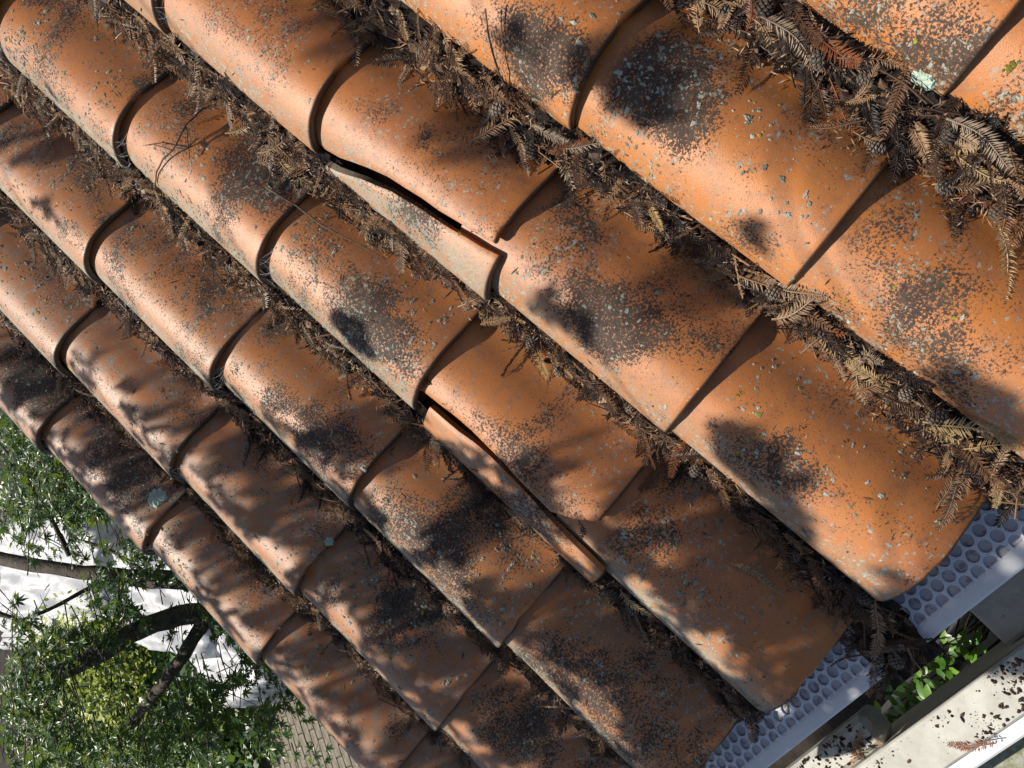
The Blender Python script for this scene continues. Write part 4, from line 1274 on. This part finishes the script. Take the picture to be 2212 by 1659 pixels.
# ------------------------------------------------------------------ redwood beside the house: its boughs shade the roof
# picture ellipses (u, v, half length, half width, angle) where the sun gets through, and where it does not
LIT = [(140, 90, 120, 70, 40), (190, 220, 90, 40, 40), (330, 270, 60, 40, 30), (460, 330, 110, 45, 35), (560, 150, 180, 60, 35), (520, 480, 90, 40, 40), (930, 470, 150, 45, 35), (800, 400, 120, 50, 30), (820, 280, 130, 60, 35),
       (1040, 120, 180, 60, 38), (1250, 190, 90, 45, 50), (1180, 30, 60, 40, 0), (1560, 390, 120, 45, 38), (1420, 400, 110, 40, 38), (1700, 330, 130, 60, 38), (1640, 560, 60, 35, 30), (1900, 60, 260, 110, 35), (2150, 200, 120, 150, 35),
       (1880, 520, 150, 90, 38), (1800, 640, 110, 45, 38), (2050, 660, 150, 80, 38), (1120, 600, 70, 40, 40), (1330, 780, 110, 50, 40), (1420, 880, 60, 40, 40), (650, 560, 70, 60, 50), (720, 540, 80, 35, 35), (680, 700, 60, 25, 40),
       (1010, 870, 80, 45, 40), (1080, 940, 60, 28, 40), (1290, 1060, 50, 30, 40), (860, 1060, 45, 25, 35), (900, 1150, 40, 20, 30), (990, 1260, 60, 30, 45), (1080, 1200, 50, 25, 40), (540, 720, 40, 18, 40), (560, 860, 35, 25, 30), (450, 760, 45, 16, 40), (700, 830, 40, 16, 40),
       (110, 790, 30, 12, 50), (150, 740, 28, 14, 50), (60, 600, 50, 16, 40), (260, 880, 36, 12, 50), (330, 980, 40, 14, 50), (210, 700, 18, 12, 0), (440, 1050, 30, 14, 40), (500, 1120, 46, 16, 40), (590, 1180, 40, 12, 40), (300, 730, 60, 20, 35), (350, 640, 60, 20, 40), (120, 330, 70, 25, 40), (60, 430, 50, 20, 40),
       (340, 1130, 22, 10, 50), (410, 1220, 30, 12, 60), (620, 1330, 26, 10, 50), (560, 1390, 20, 10, 60), (600, 1270, 40, 12, 40), (760, 1350, 40, 12, 40), (1170, 1480, 60, 22, 45), (1320, 1540, 60, 30, 40), (1100, 1420, 40, 16, 40),
       (1400, 1290, 60, 20, 40), (1560, 1400, 60, 25, 30), (1840, 1210, 90, 35, 35), (1600, 830, 60, 30, 40), (1510, 960, 60, 22, 40), (1250, 1190, 60, 12, 40), (950, 940, 40, 14, 40), (720, 1000, 40, 12, 40)]
DARK = [(700, 70, 100, 22, 35), (90, 170, 60, 12, 40), (1170, 90, 60, 26, 20), (1380, 170, 110, 60, 40), (1640, 500, 40, 18, -40), (1230, 680, 90, 40, 35), (1440, 610, 100, 40, 38), (2120, 880, 120, 60, 30), (1650, 1010, 130, 70, 40), (1180, 1030, 80, 30, 40), (800, 710, 60, 30, 40),
        (1500, 1250, 120, 40, 35), (1000, 300, 90, 25, 35), (60, 330, 60, 14, 30), (120, 440, 60, 14, 20)]
def inside(E_, u, v, grow=1.0, m=0.0):
    best = 9
    for (cu, cv, a, b_, an) in E_:
        c_, s_ = math.cos(R(an)), math.sin(R(an))
        x = (u - cu) * c_ + (v - cv) * s_; y = -(u - cu) * s_ + (v - cv) * c_
        best = min(best, math.hypot(x / (a * grow + m), y / (b_ * grow + m)))
    return best
red_x, red_y = -3.4, 6.2
redw = empty('redwood_tree', Matrix.Translation((red_x, red_y, GZ)))
tag(redw, 'tall redwood beside the house whose boughs shade the roof', 'tree')
rO = Vector((red_x, red_y, GZ))
b = MB()
b.tube([(0, 0, -.1), (.05, .02, 4), (.02, .05, 9), (0, 0, 15)], [.42, .34, .22, .04], 12)
b.build('trunk', M['bark'], redw, True)
sprays = []
tries = 0
while len(sprays) < 3000 and tries < 60000:
    tries += 1
    u = random.uniform(-250, 2350); v = random.uniform(-250, 1800)
    q = roof_at(u, v, .025)
    if not (-1.6 < q.x < .4 and -.2 < q.y < 2.2): continue
    base = min(1, max(0, (v - (600 + .21 * u)) / 330.0))
    p_ = .06 + .72 * base
    li = inside(LIT, u, v, 1.0, 9 + .012 * u); dk = inside(DARK, u, v)
    if dk < 1: p_ = .95
    elif li < 1.0: p_ = .0
    if p_ + .35 * mnoise.noise(Vector((q.x * 11, q.y * 11, 3.3))) < random.uniform(.35, .65): continue
    dist = random.uniform(1.5, 2.6) if q.x > -.55 else random.uniform(1.0, 1.7)
    pw = RM @ (q + SUN_ROOF * dist)
    pu, pv_, pd = to_px(pw)
    if pd > 0 and -150 < pu < 2362 and -150 < pv_ < 1800: continue
    sprays.append((pw, p_))
# unseen heavier sprays added farther out to keep the strip under the gutter in shade
for i in range(900):
    gpt = Vector((random.uniform(-2.6, -.3), random.uniform(-1.0, .35), GZ))
    pw = gpt + SUN_W * random.uniform(6.5, 9.5)
    pu, pv_, pd = to_px(pw)
    if pd > 0 and -200 < pu < 2400 and -200 < pv_ < 1850: continue
    sprays.append((pw, 3.0))
b = MB()
for pw, p_ in sprays:
    a = random.uniform(0, 6.28); el = random.uniform(-.5, .2)
    d = Vector((math.cos(a) * math.cos(el), math.sin(a) * math.cos(el), math.sin(el)))
    sd = d.cross(Vector((random.gauss(0, .3), random.gauss(0, .3), 1))).normalized()
    ln = random.uniform(.03, .06) if p_ < 2 else random.uniform(.2, .3)
    gs = 1 if p_ < 2 else 4.5
    for i in range(6):
        t = (i + .5) / 6 - .5
        for s_ in (-1, 1):
            p = pw - rO + d * ln * t
            tip = p + (sd * s_ + d * .6).normalized() * random.uniform(.012, .022) * gs
            wv = d * .0045 * gs
            b.add([p - wv, p + wv, tip], [(0, 1, 2)], random.random())
o = b.build('crown', M['redwood'], redw); o['kind'] = 'stuff'
b = MB()
for i in range(100, 2900, 560):
    tgt = sprays[i][0] - rO
    h = random.uniform(7, 9)
    mid_ = tgt + Vector((.25, 1.6, 1.6))
    b.tube([(0, 0, h), tgt * .5 + Vector((0, .6, h * .55)), mid_, tgt], [.05, .015, .004, .0015], 5)
o = b.build('boughs', M['bark'], redw, True); o['kind'] = 'stuff'
